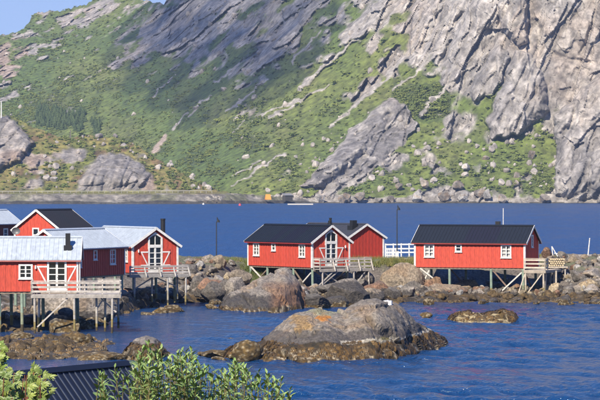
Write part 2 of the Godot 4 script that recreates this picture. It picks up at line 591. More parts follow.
const HEAD_TOP := [[-70.0, 108.0], [-10.0, 112.0], [4.0, 114.0], [14.0, 117.0], [24.0, 122.0], [34.0, 128.0], [46.0, 131.0], [58.0, 137.0], [72.0, 138.0], [88.0, 134.0], [100.0, 137.0], [116.0, 137.0], [130.0, 142.0], [142.0, 148.0], [152.0, 156.0], [166.0, 164.0], [178.0, 170.0], [190.0, 178.0], [202.0, 184.0], [214.0, 189.0], [228.0, 192.5], [250.0, 194.5], [275.0, 196.5], [300.0, 198.5], [330.0, 203.0]]
const HEAD_ROCK := [
	{"p": [[74.0, 192.5], [84.0, 168.0], [100.0, 153.0], [118.0, 152.0], [140.0, 160.0], [152.0, 172.0], [158.0, 190.0], [150.0, 192.5]], "b": 12.0, "r": 16.0},
	{"p": [[-80.0, 166.0], [-80.0, 112.0], [6.0, 114.0], [20.0, 124.0], [34.0, 142.0], [32.0, 148.0], [20.0, 160.0], [0.0, 170.0]], "b": 14.0, "r": 9.0},
	{"p": [[18.0, 191.0], [28.0, 180.0], [42.0, 176.0], [46.0, 182.0], [42.0, 190.0]], "b": 5.0, "r": 5.0},
	{"p": [[26.0, 168.0], [32.0, 158.0], [40.0, 160.0], [38.0, 170.0]], "b": 6.0, "r": 5.0}]

func head_depth(py: float) -> float:
	if py > 194.0:
		return lerpf(1655.0, 1672.0, (206.0 - py) / 12.0)
	if py > 192.4:
		return lerpf(1672.0, 1694.0, (194.0 - py) / 1.6)
	return 1694.0 + (192.4 - py) * 1.35

func build_headland() -> void:
	var nu := 420
	var nv := 170
	var back := 10
	var rows := nv + back
	var v := PackedVector3Array()
	v.resize(nu * rows)
	var sl := PackedFloat32Array()
	sl.resize(nu * rows)
	var ys := PackedFloat32Array()
	ys.resize(nu * rows)
	var us := PackedFloat32Array()
	us.resize(nu * rows)
	var jag := noise(41, 0.09, 4)
	var warp := noise(42, 0.05, 3)
	for i in nu:
		var u := lerpf(-70.0, 335.0, float(i) / (nu - 1))
		var top := lut(HEAD_TOP, u) + 1.8 * jag.get_noise_2d(u * 2.0, 1.0)
		for j in rows:
			var k := i * rows + j
			var f := minf(float(j) / (nv - 1), 1.0)
			var py := lerpf(206.0, top, f)
			var d := head_depth(py) + sst(190.0, 330.0, u) * 70.0
			var wu := u + 3.0 * warp.get_noise_2d(u * 2.0, py * 2.0)
			var wy := py + 3.0 * warp.get_noise_2d(u * 2.0 + 90.0, py * 2.0)
			for q in HEAD_ROCK.size():
				var B: Dictionary = HEAD_ROCK[q]
				var e := inside(B.p, wu, minf(wy, 192.0))
				if e > 0.0 and py < 192.4:
					var t := clampf(1.0 - e / float(B.r), 0.0, 1.0)
					d -= float(B.b) * sqrt(maxf(1.0 - t * t, 0.0)) * sst(193.0, 176.0, py)
					sl[k] = maxf(sl[k], clampf(e / 3.0, 0.0, 1.0))
			var pos := P(u, py, d)
			if j >= nv:
				var m := float(j - nv + 1)
				pos += Vector3(0, -1.2 * m - 0.3 * m * m, -5.0 * m)
			v[k] = pos
			us[k] = wu
			ys[k] = py
	var ix := grid_index(nu, rows)
	var n := smooth_normals(v, ix)
	var lump := noise(43, 0.045, 4)
	var groove := noise(441, 1.0, 1, true)
	var hcell := cells(442, FastNoiseLite.RETURN_CELL_VALUE)
	var crack := noise(44, 1.0, 3, true)
	var patch := noise(45, 0.035, 4)
	var streak := noise(46, 1.0, 3)
	var out := PackedVector3Array()
	out.resize(v.size())
	var c := PackedColorArray()
	c.resize(v.size())
	var r2 := RandomNumberGenerator.new()
	r2.seed = 78
	for k in v.size():
		var p := v[k]
		var y := ys[k]
		var s := sl[k]
		var lp := lump.get_noise_3d(p.x, p.y, p.z * 0.4)
		var pt := patch.get_noise_3d(p.x, p.y * 1.3, p.z * 0.4)
		var cr := crack.get_noise_3d(p.x * 0.09, p.y * 0.045, p.z * 0.05)
		var st := streak.get_noise_3d((p.x - p.y * 0.35) * 0.16, p.y * 0.03, 3.0)
		var bank := sst(193.6, 195.0, y)
		var bare := maxf(sst(0.2, 0.4, pt + 0.25 * lp), s)
		bare = maxf(bare, bank)
		if y < 193.6 and y > 190.5:
			bare *= 0.15
		var gq := sst(0.68, 0.97, groove.get_noise_3d((p.x - p.y * 0.4) * 0.06, p.y * 0.014, 2.0)) + 0.6 * sst(0.75, 0.97, groove.get_noise_3d(p.x * 0.03 + 30.0, p.y * 0.1, 7.0))
		var hv := hcell.get_noise_3d((p.x - p.y * 0.4) * 0.16, p.y * 0.05, 1.0)
		out[k] = p + (Vector3(0, EYE, 0) - p).normalized() * (s * (hv * 1.6 - gq * 2.2) + lp * 2.6 * (1.0 - bank) * sst(194.0, 186.0, y) + bare * (cr * 0.5 + st * s * 2.0) + bank * (cr * 1.4 + lp * 1.5))
		var g := cm(Color(0.15, 0.165, 0.035), Color(0.25, 0.215, 0.065), 0.5 + 1.5 * streak.get_noise_3d(p.x * 0.05, p.y * 0.06, 40.0))
		g = cm(g, Color(0.17, 0.095, 0.055), sst(0.08, 0.35, streak.get_noise_3d(p.x * 0.06, p.y * 0.07, 90.0)) * 0.7)
		if y < 194.0 and y > 189.0:
			g = cm(g, Color(0.22, 0.22, 0.055), 0.55)
		var r := cm(Color(0.38, 0.345, 0.31), Color(0.25, 0.235, 0.225), 0.4 + 1.6 * st + 0.4 * cr)
		r = cm(r, Color(0.36, 0.26, 0.20), sst(0.1, 0.5, streak.get_noise_3d(p.x * 0.03, p.y * 0.03, 70.0)) * 0.7)
		if bank > 0.5:
			r = cm(Color(0.38, 0.35, 0.30), Color(0.20, 0.185, 0.16), 0.45 + 1.1 * cr)
			r = cm(r, Color(0.13, 0.14, 0.05), sst(0.05, 0.3, lp + pt) * 0.6)
		var col := cm(g, r, bare)
		if out[k].y < 1.6 + 1.2 * pt:
			col = cm(Color(0.09, 0.085, 0.07), Color(0.05, 0.045, 0.035), 0.5 + pt)
		c[k] = col
		var rnd := r2.randf()
		if y < 190.0 and bare < 0.3 and rnd < 0.03:
			green_spots.append(out[k] + Vector3(0, 0.0, 0))
		elif y < 190.0 and rnd > 0.9965 and s < 0.2:
			stone_spots.append(out[k])
	var m := put(arr_mesh(out, smooth_normals(out, ix), c, ix), "headland", M.mountain)
	m.set_meta("kind", "structure")

# ---------------------------------------------------------------- near ground
const SHORE := [[-1500.0, 200.0], [-60.0, 205.0], [-22.0, 209.0], [-17.5, 213.0], [-14.8, 234.0], [-13.0, 258.0], [-9.0, 264.0], [-7.0, 262.0], [-4.0, 256.0], [0.0, 257.0], [4.0, 258.5], [7.0, 260.5], [10.0, 262.5], [14.0, 263.5], [19.0, 263.5], [27.0, 262.0], [32.0, 261.0], [60.0, 262.0], [1500.0, 262.0]]
const RISE := [[-60.0, 262.0], [-22.0, 268.0], [-14.0, 272.0], [-11.0, 270.0], [-7.5, 272.0], [-5.0, 280.5], [4.0, 280.5], [9.0, 279.5], [22.5, 279.5], [26.0, 262.5], [40.0, 262.0], [90.0, 262.0]]
var g_noise: FastNoiseLite
var g_fine: FastNoiseLite

func ground_y(x: float, d: float) -> float:
	var s := lut(SHORE, x)
	var crest := 3.0 + 0.7 * sst(-16.0, -24.0, x) + 0.45 * sst(8.0, 30.0, x)
	var low := -0.7 + 1.5 * sst(0.0, 12.0, d - s) if d > s else -0.7 + (d - s) * 0.3
	var r0 := lut(RISE, x)
	var wd := lerpf(8.5, 5.0, sst(-6.0, -4.0, x) * sst(25.0, 23.0, x))
	if x > 23.0:
		wd = lerpf(5.0, 26.0, sst(23.0, 26.0, x))
	var y := lerpf(low, crest, sst(r0, r0 + wd, d))
	if d < 212.0 and x < -8.0:
		var flat := sst(172.0, 182.0, d) * sst(212.0, 200.0, d) * sst(-9.0, -13.0, x + (d - 190.0) * 0.05)
		y = maxf(y, lerpf(-1.6, 0.0, flat))
	var endd := lerpf(360.0, 306.0, sst(-20.0, -12.0, x))
	y -= 5.0 * sst(endd, endd + 14.0, d)
	return y

func build_shore() -> void:
	g_noise = noise(51, 0.25, 4)
	g_fine = noise(52, 0.9, 3, true)
	var v := PackedVector3Array()
	var c := PackedColorArray()
	var nu := 420
	var nv := 360
	for i in nu:
		var x := lerpf(-75.0, 85.0, float(i) / (nu - 1))
		for j in nv:
			var d := lerpf(170.0, 378.0, float(j) / (nv - 1))
			var y := ground_y(x, d)
			var a := g_noise.get_noise_2d(x, d)
			var b := g_fine.get_noise_2d(x, d)
			var flat := sst(286.0, 289.0, d) * sst(-8.0, -5.0, x)
			var yy := y + (0.55 * a + 0.16 * b) * (1.0 - 0.85 * flat)
			v.append(Vector3(x, yy, -d))
			var col := cm(Color(0.24, 0.205, 0.17), Color(0.13, 0.115, 0.10), 0.5 + 1.2 * b)
			col = cm(col, Color(0.30, 0.28, 0.25), sst(0.1, 0.4, a))
			col = cm(col, Color(0.13, 0.145, 0.045), sst(2.3, 2.9, yy) * sst(0.0, 0.3, a) * 0.75)
			if yy < 0.9 + 0.5 * a:
				col = cm(Color(0.17, 0.105, 0.03), Color(0.04, 0.032, 0.02), 0.45 + 1.1 * b)
				col = cm(col, Color(0.24, 0.20, 0.15), sst(0.15, 0.4, g_noise.get_noise_2d(x * 4.0, d * 4.0)) * 0.7)
			c.append(col)
	var ix := grid_index(nu, nv)
	var m := put(arr_mesh(v, smooth_normals(v, ix), c, ix), "shore_ground", M.rock)
	m.set_meta("kind", "structure")
	# road along the top of the bank
	var r := MB.new()
	var pts := []
	for k in 60:
		var x := lerpf(2.0, 84.0, k / 59.0)
		var d0 := lerpf(290.5, 291.0, k / 59.0) + sst(14.0, 30.0, x) * 2.0
		pts.append([x, d0, d0 + 5.5])
	for k in 59:
		var a: Array = pts[k]
		var b: Array = pts[k + 1]
		var ya := ground_y(a[0], 295.0) + 0.16
		var yb := ground_y(b[0], 295.0) + 0.16
		var col := cm(Color(0.20, 0.195, 0.19), Color(0.40, 0.36, 0.30), sst(15.0, 24.0, a[0]))
		r.quad(Vector3(a[0], ya, -a[1]), Vector3(b[0], yb, -b[1]), Vector3(b[0], yb, -b[2]), Vector3(a[0], ya, -a[2]), col)
		r.quad(Vector3(a[0], ya - 0.6, -a[1] + 0.15), Vector3(b[0], yb - 0.6, -b[1] + 0.15), Vector3(b[0], yb, -b[1]), Vector3(a[0], ya, -a[1]), col)
	var ro := put(r.mesh(), "road", M.road)
	ro.set_meta("kind", "structure")

func build_near_bank() -> void:
	var v := PackedVector3Array()
	var c := PackedColorArray()
	var f := noise(55, 0.12, 4)
	var nu := 120
	var nv := 150
	for i in nu:
		var x := lerpf(-60.0, 60.0, float(i) / (nu - 1))
		for j in nv:
			var d := lerpf(-40.0, 150.0, float(j) / (nv - 1))
			var a := f.get_noise_2d(x, d)
			v.append(Vector3(x, 8.85 - 0.0632 * maxf(d, 0.0) + 0.3 * a - 0.35 - 2.0 * sst(128.0, 150.0, d), -d))
			c.append(cm(Color(0.07, 0.10, 0.03), Color(0.13, 0.12, 0.05), 0.5 + a))
	var ix := grid_index(nu, nv)
	var m := put(arr_mesh(v, smooth_normals(v, ix), c, ix), "near_bank", M.rock)
	m.set_meta("kind", "structure")

# ---------------------------------------------------------------- water
func build_water() -> void:
	var xs := PackedFloat32Array()      # image columns used as bearings for the mesh lines
	for k in 9:
		xs.append(lerpf(-4200.0, -200.0, k / 8.0))
	for k in 470:
		xs.append(lerpf(-90.0, 690.0, k / 469.0))
	for k in 9:
		xs.append(lerpf(800.0, 4800.0, k / 8.0))
	var ds := PackedFloat32Array()
	var d := 60.0
	while d < 135.0:
		ds.append(d)
		d += 5.0
	while d < 330.0:
		ds.append(d)
		d += lerpf(0.3, 0.55, (d - 135.0) / 195.0)
	while d < 7000.0:
		ds.append(d)
		d += 0.55 * pow(d / 330.0, 2.1)
	var r2 := RandomNumberGenerator.new()
	r2.seed = 5
	var waves := []
	for k in 12:
		var lam := 0.8 * pow(1.19, k)
		var dir := 0.35 + r2.randf_range(-0.9, 0.9)
		waves.append([TAU / lam * cos(dir), TAU / lam * sin(dir), r2.randf() * TAU, 0.0105 * lam, TAU / lam])
	var gust := noise(61, 0.02, 3)
	var split := 0
	while ds[split] < 318.0:
		split += 1
	water_sheet("harbour_water", xs, ds.slice(0, split + 1), waves, gust, M.water)
	water_sheet("fjord_water", xs, ds.slice(split), waves, gust, M.fjord)

func water_sheet(called: String, xs: PackedFloat32Array, ds: PackedFloat32Array, waves: Array, gust: FastNoiseLite, mat: Material) -> void:
	var v := PackedVector3Array()
	var n := PackedVector3Array()
	var uv := PackedVector2Array()
	var nr := ds.size()
	v.resize(xs.size() * nr)
	n.resize(xs.size() * nr)
	uv.resize(xs.size() * nr)
	for i in xs.size():
		var s := (xs[i] - 300.0) / F
		for j in nr:
			var dd := ds[j]
			var x := s * dd
			var h := 0.0
			var gx := 0.0
			var gz := 0.0
			if dd < 700.0 and xs[i] > -100 and xs[i] < 700:
				var g := clampf(0.9 + 0.9 * gust.get_noise_2d(x * 0.6, dd * 1.6), 0.6, 1.2)
				g *= lerpf(0.22, 1.0, sst(-13.0, 0.0, x - (dd - 180.0) * 0.02) if dd < 275.0 else 1.0)
				var fade := sst(700.0, 300.0, dd)
				for w in waves:
					var ph: float = w[0] * x + w[1] * dd + w[2]
					var sp := sin(ph)
					var a: float = w[3] * g * fade
					h += a * sp
					var cpx := cos(ph) * a
					gx += cpx * w[0]
					gz += cpx * w[1]
			if dd > 300.0:
				var am := sst(300.0, 420.0, dd)
				gz += am * (0.26 * gust.get_noise_2d(x * 2.2, dd * 0.5) + 0.25 * gust.get_noise_2d(x * 7.0 + 500.0, dd * 1.3) + 0.4 * gust.get_noise_2d(x * 26.0 + 100.0, dd * 3.0) + 0.05)
				gx += am * 0.06 * gust.get_noise_2d(x * 7.0, dd * 2.0 + 900.0)
			var k := i * nr + j
			v[k] = Vector3(x, h, -dd)
			n[k] = Vector3(-gx, 1.0, gz).normalized()
			uv[k] = Vector2(x, dd) / 10.0
	var ix := grid_index(xs.size(), nr)
	var m := put(arr_mesh(v, n, PackedColorArray(), ix, uv), called, mat)
	m.set_meta("kind", "structure")

# ---------------------------------------------------------------- cabins
const RED := Color(0.52, 0.066, 0.038)
const WHITE := Color(0.76, 0.76, 0.74)
const GREEN_POST := Color(0.23, 0.31, 0.25)
const GREYWOOD := Color(0.43, 0.40, 0.365)
const PALE_ROOF := Color(0.43, 0.49, 0.56)
const DARK_ROOF := Color(0.007, 0.008, 0.017)

# one boarded wall; xf: origin at the foot of its outer face, x along it, z outwards. cuts: [x0, x1, y0, y1] or [x0, x1, y0, shoulder, peak]
func boards(b: MB, xf: Transform3D, length: float, low: float, gable: float, cuts: Array, col: Color) -> void:
	var xs := []
	var pitch := length / roundf(length / 0.2)
	var k := 0
	while k * pitch < length + 0.001:
		xs.append(k * pitch)
		k += 1
	for c in cuts:
		xs.append(c[0]); xs.append(c[1])
		if c.size() == 5:
			xs.append((c[0] + c[1]) * 0.5)
	if gable > 0.0:
		xs.append(length * 0.5)
	xs.sort()
	for i in xs.size() - 1:
		var x0: float = xs[i]
		var x1: float = xs[i + 1]
		if x1 - x0 < 0.004:
			continue
		var xm := (x0 + x1) * 0.5
		var bi := int(floor(xm / pitch))
		var z := 0.0 if bi % 2 == 0 else -0.022
		var cc := tone(col, 0.93 + 0.13 * fposmod(sin(bi * 12.9898 + length * 7.1) * 43758.5453, 1.0))
		var t0 := low + gable * (1.0 - absf(x0 - length * 0.5) / (length * 0.5))
		var t1 := low + gable * (1.0 - absf(x1 - length * 0.5) / (length * 0.5))
		if gable <= 0.0:
			t0 = low; t1 = low
		var lo := [0.0, 0.0]
		var segs := []
		var mine := []
		for c in cuts:
			if xm > c[0] and xm < c[1]:
				mine.append(c)
		mine.sort_custom(func(p, q): return p[2] < q[2])
		for c in mine:
			segs.append([lo[0], lo[1], c[2], c[2]])
			if c.size() == 5:
				var mid: float = (c[0] + c[1]) * 0.5
				var hw: float = (c[1] - c[0]) * 0.5
				lo = [lerpf(c[4], c[3], absf(x0 - mid) / hw), lerpf(c[4], c[3], absf(x1 - mid) / hw)]
			else:
				lo = [c[3], c[3]]
		segs.append([lo[0], lo[1], t0, t1])
		for s in segs:
			if s[2] - s[0] < 0.005 and s[3] - s[1] < 0.005:
				continue
			var zb := z - 0.07
			b.hexa([xf * Vector3(x0, s[0], z), xf * Vector3(x1, s[1], z), xf * Vector3(x1, s[1], zb), xf * Vector3(x0, s[0], zb),
				xf * Vector3(x0, s[2], z), xf * Vector3(x1, s[3], z), xf * Vector3(x1, s[3], zb), xf * Vector3(x0, s[2], zb)], cc)

func window(root: Node3D, xf: Transform3D, x: float, y: float, w: float, h: float, cols: int, rws: int, curtain := false, called := "window") -> void:
	# w, h: outside of the casing
	var e := 0.13
	var f := MB.new()
	f.box(x, x + e, y, y + h, -0.02, 0.055, WHITE, xf)
	f.box(x + w - e, x + w, y, y + h, -0.02, 0.055, WHITE, xf)
	f.box(x + e, x + w - e, y + h - e, y + h, -0.02, 0.05, WHITE, xf)
	f.box(x + e, x + w - e, y, y + e, -0.02, 0.05, WHITE, xf)
	var fr := put(f.mesh(), called, M.paint, root)
	var s := MB.new()
	s.box(x - 0.04, x + w + 0.04, y - 0.05, y - 0.003, -0.01, 0.1, WHITE, xf)
	put(s.mesh(), "sill", M.paint, fr)
	var m := MB.new()
	for i in range(1, cols):
		var xx := x + e + (w - 2 * e) * i / cols
		m = MB.new()
		m.box(xx - 0.05, xx + 0.05, y + e, y + h - e, -0.05, 0.02, WHITE, xf)
		put(m.mesh(), "muntin", M.paint, fr)
	for i in range(1, rws):
		var yy := y + e + (h - 2 * e) * i / rws
		m = MB.new()
		m.box(x + e, x + w - e, yy - 0.025, yy + 0.025, -0.045, 0.012, WHITE, xf)
		put(m.mesh(), "muntin", M.paint, fr)
	var g := MB.new()
	g.box(x + e - 0.01, x + w - e + 0.01, y + e - 0.01, y + h - e + 0.01, -0.034, -0.026, Color(1, 1, 1), xf)
	put(g.mesh(), "pane", M.glass, fr)
	if curtain:
		var c := MB.new()
		for sd in [0, 1]:
			for k in 4:
				var x0: float = x + e + 0.015 + k * 0.06 if sd == 0 else x + w - e - 0.015 - k * 0.06
				var x1: float = x0 + (0.06 if sd == 0 else -0.06)
				var z0 := -0.14 - 0.03 * (k % 2)
				var z1 := -0.14 - 0.03 * ((k + 1) % 2)
				c.quad(xf * Vector3(x0, y + e, z0), xf * Vector3(x1, y + e, z1), xf * Vector3(x1, y + h - e, z1), xf * Vector3(x0, y + h - e, z0), Color(0.72, 0.70, 0.66))
		put(c.mesh(), "curtain", M.cloth, fr)

func french_door(root: Node3D, xf: Transform3D, cx: float, w: float, h: float, peak := 0.0, shoulder := 0.0) -> void:
	# casing outside width w, height h; a pointed light above it when peak > 0
	var x := cx - w * 0.5
	var e := 0.15
	var f := MB.new()
	f.box(x, x + e, 0.06, h, -0.03, 0.06, WHITE, xf)
	f.box(x + w - e, x + w, 0.06, h, -0.03, 0.06, WHITE, xf)
	f.box(x + e, x + w - e, h - e, h, -0.03, 0.055, WHITE, xf)
	f.box(x + e, x + w - e, 0.06, 0.16, -0.03, 0.055, WHITE, xf)
	var door := put(f.mesh(), "double_door", M.paint, root)
	var m := MB.new()
	m.box(cx - 0.075, cx + 0.075, 0.16, h - e, -0.06, 0.03, WHITE, xf)
	for s in [-1, 1]:
		var a: float = cx + s * 0.075
		var bb: float = cx + s * (w * 0.5 - e)
		var lo := minf(a, bb)
		var hi := maxf(a, bb)
		m.box(lo, hi, 0.16, 0.34, -0.055, 0.02, WHITE, xf)
		for i in range(1, 4):
			var yy := 0.34 + (h - e - 0.34) * i / 4.0
			m.box(lo, hi, yy - 0.03, yy + 0.03, -0.055, 0.02, WHITE, xf)
	put(m.mesh(), "muntins", M.paint, door)
	var g := MB.new()
	g.box(x + e, x + w - e, 0.3, h - e, -0.04, -0.032, Color(1, 1, 1), xf)
	put(g.mesh(), "pane", M.glass, door)
	var hd := MB.new()
	hd.beam(xf * Vector3(cx + 0.03, 1.02, 0.06), xf * Vector3(cx + 0.14, 1.02, 0.06), 0.03, 0.03, Color(0.1, 0.1, 0.1))
	put(hd.mesh(), "handle", M.metal, door)
	if peak > 0.0:
		var y0 := h + 0.004
		var t := MB.new()
		t.box(x, x + e, y0, shoulder, -0.03, 0.06, WHITE, xf)
		t.box(x + w - e, x + w, y0, shoulder, -0.03, 0.06, WHITE, xf)
		t.box(x + e, x + w - e, y0, y0 + 0.1, -0.03, 0.055, WHITE, xf)
		for s in [-1, 1]:
			var o := Vector3(cx + s * w * 0.5, shoulder, 0)
			var i2 := Vector3(cx + s * (w * 0.5 - e), shoulder - 0.0, 0)
			var po := Vector3(cx, peak, 0)
			var pi2 := Vector3(cx, peak - 0.2, 0)
			var q := [i2, o, po, pi2] if s > 0 else [o, i2, pi2, po]
			t.hexa([xf * (q[0] + Vector3(0, 0, 0.058)), xf * (q[1] + Vector3(0, 0, 0.058)), xf * (q[1] + Vector3(0, 0, -0.03)), xf * (q[0] + Vector3(0, 0, -0.03)),
				xf * (q[3] + Vector3(0, 0, 0.058)), xf * (q[2] + Vector3(0, 0, 0.058)), xf * (q[2] + Vector3(0, 0, -0.03)), xf * (q[3] + Vector3(0, 0, -0.03))], WHITE)
		var win := put(t.mesh(), "pointed_window", M.paint, root)
		var mm := MB.new()
		mm.box(cx - 0.03, cx + 0.03, y0 + 0.1, peak - 0.2, -0.05, 0.01, WHITE, xf)
		put(mm.mesh(), "muntins", M.paint, win)
		var gg := MB.new()
		var xl := x + e
		var xr := x + w - e
		gg.quad(xf * Vector3(xl, y0, -0.036), xf * Vector3(xr, y0, -0.036), xf * Vector3(xr, shoulder, -0.036), xf * Vector3(xl, shoulder, -0.036), Color(1, 1, 1))
		gg.tri(xf * Vector3(xl, shoulder, -0.036), xf * Vector3(xr, shoulder, -0.036), xf * Vector3(cx, peak - 0.2, -0.036), Color(1, 1, 1))
		put(gg.mesh(), "pane", M.glass, win)
	for s in [-1, 1]:       # open shutter doors with white braces
		var i0: float = cx + s * (w * 0.5 + 0.03)
		var o0: float = i0 + s * 0.66
		var lo := minf(i0, o0)
		var hi := maxf(i0, o0)
		var p := MB.new()
		for k in 4:
			p.box(lerpf(lo, hi, k / 4.0) + 0.004, lerpf(lo, hi, (k + 1) / 4.0) - 0.004, 0.08, 2.06, 0.02, 0.06, tone(RED, 0.97 + 0.06 * (k % 2)), xf)
		var sh := put(p.mesh(), "shutter", M.paint, root)
		var z := MB.new()
		z.box(lo - 0.02, hi + 0.02, 1.72, 1.83, 0.055, 0.085, WHITE, xf)
		z.box(lo - 0.02, hi + 0.02, 0.58, 0.69, 0.055, 0.085, WHITE, xf)
		z.beam(xf * Vector3(o0 - s * 0.06, 1.71, 0.07), xf * Vector3(i0 + s * 0.06, 0.70, 0.07), 0.03, 0.10, WHITE, xf.basis.x)
		put(z.mesh(), "shutter_brace", M.paint, sh)

func cabin(called: String, label: String, o: Dictionary) -> Node3D:
	var L: float = o.L
	var W: float = o.W
	var hw: float = o.get("hw", 2.4)
	var t: float = o.get("t", 0.65)
	var red: Color = o.get("red", RED)
	var root := thing(called, label, "cabin", o.at, o.turn, o.get("group", ""))
	var rise := t * W * 0.5
	var XF := {
		"F": Transform3D(Basis(), Vector3(-L, 0, 0)),
		"R": Transform3D(Basis(Vector3(0, 0, -1), Vector3.UP, Vector3(1, 0, 0)), Vector3.ZERO),
		"B": Transform3D(Basis(Vector3(-1, 0, 0), Vector3.UP, Vector3(0, 0, -1)), Vector3(0, 0, -W)),
		"L": Transform3D(Basis(Vector3(0, 0, 1), Vector3.UP, Vector3(-1, 0, 0)), Vector3(-L, 0, -W))}
	var cuts := {"F": [], "R": [], "B": [], "L": []}
	for w in o.get("windows", []):
		cuts[w[0]].append([w[1] + 0.1, w[1] + w[3] - 0.1, w[2] + 0.1, w[2] + w[4] - 0.1])
	for d in o.get("doors", []):
		cuts[d[0]].append([d[1] - d[2] * 0.5 + 0.12, d[1] + d[2] * 0.5 - 0.12, 0.1, d[3] - 0.12])
		if d.size() > 4:
			cuts[d[0]].append([d[1] - d[2] * 0.5 + 0.12, d[1] + d[2] * 0.5 - 0.12, d[3] + 0.08, d[5], d[4] - 0.17])
	for s in ["F", "R", "B", "L"]:
		var gable: bool = s == "R" or s == "L"
		var b := MB.new()
		var xf: Transform3D = XF[s]
		boards(b, xf, W if gable else L, hw, rise if gable else 0.0, cuts[s], red)
		put(b.mesh(), "wall", M.wall, root)
	# floor frame
	var fl := MB.new()
	fl.box(-L + 0.1, -0.1, -0.16, 0.02, -W + 0.1, -0.1, Color(0.26, 0.21, 0.16))
	put(fl.mesh(), "floor_frame", M.wood, root)
	# corner boards
	for cx in [-L, 0.0]:
		for cz in [-W, 0.0]:
			var cb := MB.new()
			var sx := -1.0 if cx < -0.1 else 1.0
			var sz := -1.0 if cz < -0.1 else 1.0
			var x0: float = cx + sx * 0.03
			var z0: float = cz + sz * 0.03
			cb.box(minf(x0, x0 - sx * 0.17), maxf(x0, x0 - sx * 0.17), -0.04, hw + 0.02, minf(cz - sz * 0.02, z0), maxf(cz - sz * 0.02, z0), WHITE)
			cb.box(minf(cx - sx * 0.02, x0 + sx * 0.003), maxf(cx - sx * 0.02, x0 + sx * 0.003), -0.04, hw + 0.02, minf(z0 - sz * 0.003, z0 - sz * 0.17), maxf(z0 - sz * 0.003, z0 - sz * 0.17), WHITE)
			put(cb.mesh(), "corner_board", M.paint, root)
	# roof: two profiled slopes
	var oe: float = 0.26
	var og: float = 0.22
	var rc: Color = o.get("roof", DARK_ROOF)
	var rm: Material = M.roof if rc.r > 0.2 else M.roof_dark
	for side in [1, -1]:
		var rb := MB.new()
		var ax0 := -L - og
		var ax1 := og
		var mid := -W * 0.5
		var ze: float = oe if side == 1 else -W - oe
		var ye := hw - t * oe
		var yr := hw + rise
		var th := 0.07
		var nsh := int(round((ax1 - ax0) / 1.0))
		for k in nsh:
			var x0 := lerpf(ax0, ax1, float(k) / nsh)
			var x1 := lerpf(ax0, ax1, float(k + 1) / nsh)
			var cc := tone(rc, 0.95 + 0.1 * fposmod(sin(k * 7.31 + L) * 917.3, 1.0))
			var A := Vector3(x0, ye, ze)
			var B := Vector3(x1, ye, ze)
			var C := Vector3(x1, yr, mid)
			var D := Vector3(x0, yr, mid)
			var up := Vector3(0, th, 0)
			if side == 1:
				rb.hexa([A, B, C, D, A + up, B + up, C + up, D + up], cc)
			else:
				rb.hexa([B, A, D, C, B + up, A + up, D + up, C + up], cc)
		var nr := int(round((ax1 - ax0) / 0.33))
		for k in nr + 1:
			var xx := lerpf(ax0 + 0.03, ax1 - 0.03, float(k) / nr)
			rb.beam(Vector3(xx, ye + th, ze), Vector3(xx, yr + th, mid), 0.045, 0.05, o.get("rib", rc))
		put(rb.mesh(), "roof", rm, root)
		# fascia under the eave
		var fb := MB.new()
		var zf: float = oe - 0.03 if side == 1 else -W - oe + 0.03
		fb.box(-L - og + 0.02, og - 0.02, ye - 0.10, ye - 0.004, zf - 0.015, zf + 0.015, o.get("fascia", tone(red, 0.9)))
		put(fb.mesh(), "fascia", M.paint, root)
		for e in [-1, 1]:
			var gb := MB.new()
			var xx: float = og + 0.018 if e == 1 else -L - og - 0.018
			gb.beam(Vector3(xx, ye - 0.03, ze), Vector3(xx, yr + 0.0, mid), 0.032, 0.2, WHITE)
			put(gb.mesh(), "bargeboard", M.paint, root)
	var rcap := MB.new()
	var yr2 := hw + rise + 0.07
	for side in [1, -1]:
		rcap.beam(Vector3(-L - og, yr2 + 0.03 - 0.05 * t, -W * 0.5 + side * 0.09), Vector3(og, yr2 + 0.03 - 0.05 * t, -W * 0.5 + side * 0.09), 0.2, 0.03, rc, Vector3(0, 1, side * t))
	put(rcap.mesh(), "ridge_cap", rm, root)
	for w in o.get("windows", []):
		window(root, XF[w[0]], w[1], w[2], w[3], w[4], w[5], w[6], w.size() > 7)
	for d in o.get("doors", []):
		if d.size() > 4:
			french_door(root, XF[d[0]], d[1], d[2], d[3], d[4], d[5])
		else:
			french_door(root, XF[d[0]], d[1], d[2], d[3])
	for ch in o.get("chimneys", []):     # x, z, radius or half side, height above the ridge, round?
		var m := MB.new()
		var yb := hw + t * minf(-ch[1], W + ch[1]) - 0.05
		var ytop: float = hw + rise + ch[3]
		var bk := Color(0.013, 0.013, 0.015)
		var s: float = ch[2]
		if ch[4]:
			m.tube(Vector3(ch[0], yb, ch[1]), Vector3(ch[0], ytop, ch[1]), s, s, 16, bk)
			m.tube(Vector3(ch[0], ytop - 0.02, ch[1]), Vector3(ch[0], ytop + 0.12, ch[1]), s * 1.12, s * 1.12, 16, bk)
		else:
			m.box(ch[0] - s, ch[0] + s, yb, ytop, ch[1] - s, ch[1] + s, bk)
		var cp := put(m.mesh(), "chimney", M.metal, root)
		var fb := MB.new()
		fb.box(ch[0] - s * 1.7, ch[0] + s * 1.7, yb - 0.2, yb + 0.2 + s * t, ch[1] - s * 1.7, ch[1] + s * 1.7, bk)
		put(fb.mesh(), "flashing", M.metal, cp)
	for p in o.get("posts", []):         # x, z, foot below the floor
		stilt(root, Vector3(p[0], -0.12, p[1]), Vector3(p[0] + 0.03, -p[2], p[1]), 0.12, o.at.y, GREEN_POST)
	for b in o.get("braces", []):
		var m := MB.new()
		m.beam(b[0], b[1], 0.09, 0.12, b[2] if b.size() > 2 else Color(0.62, 0.6, 0.55))
		put(m.mesh(), "brace", M.wood, root)
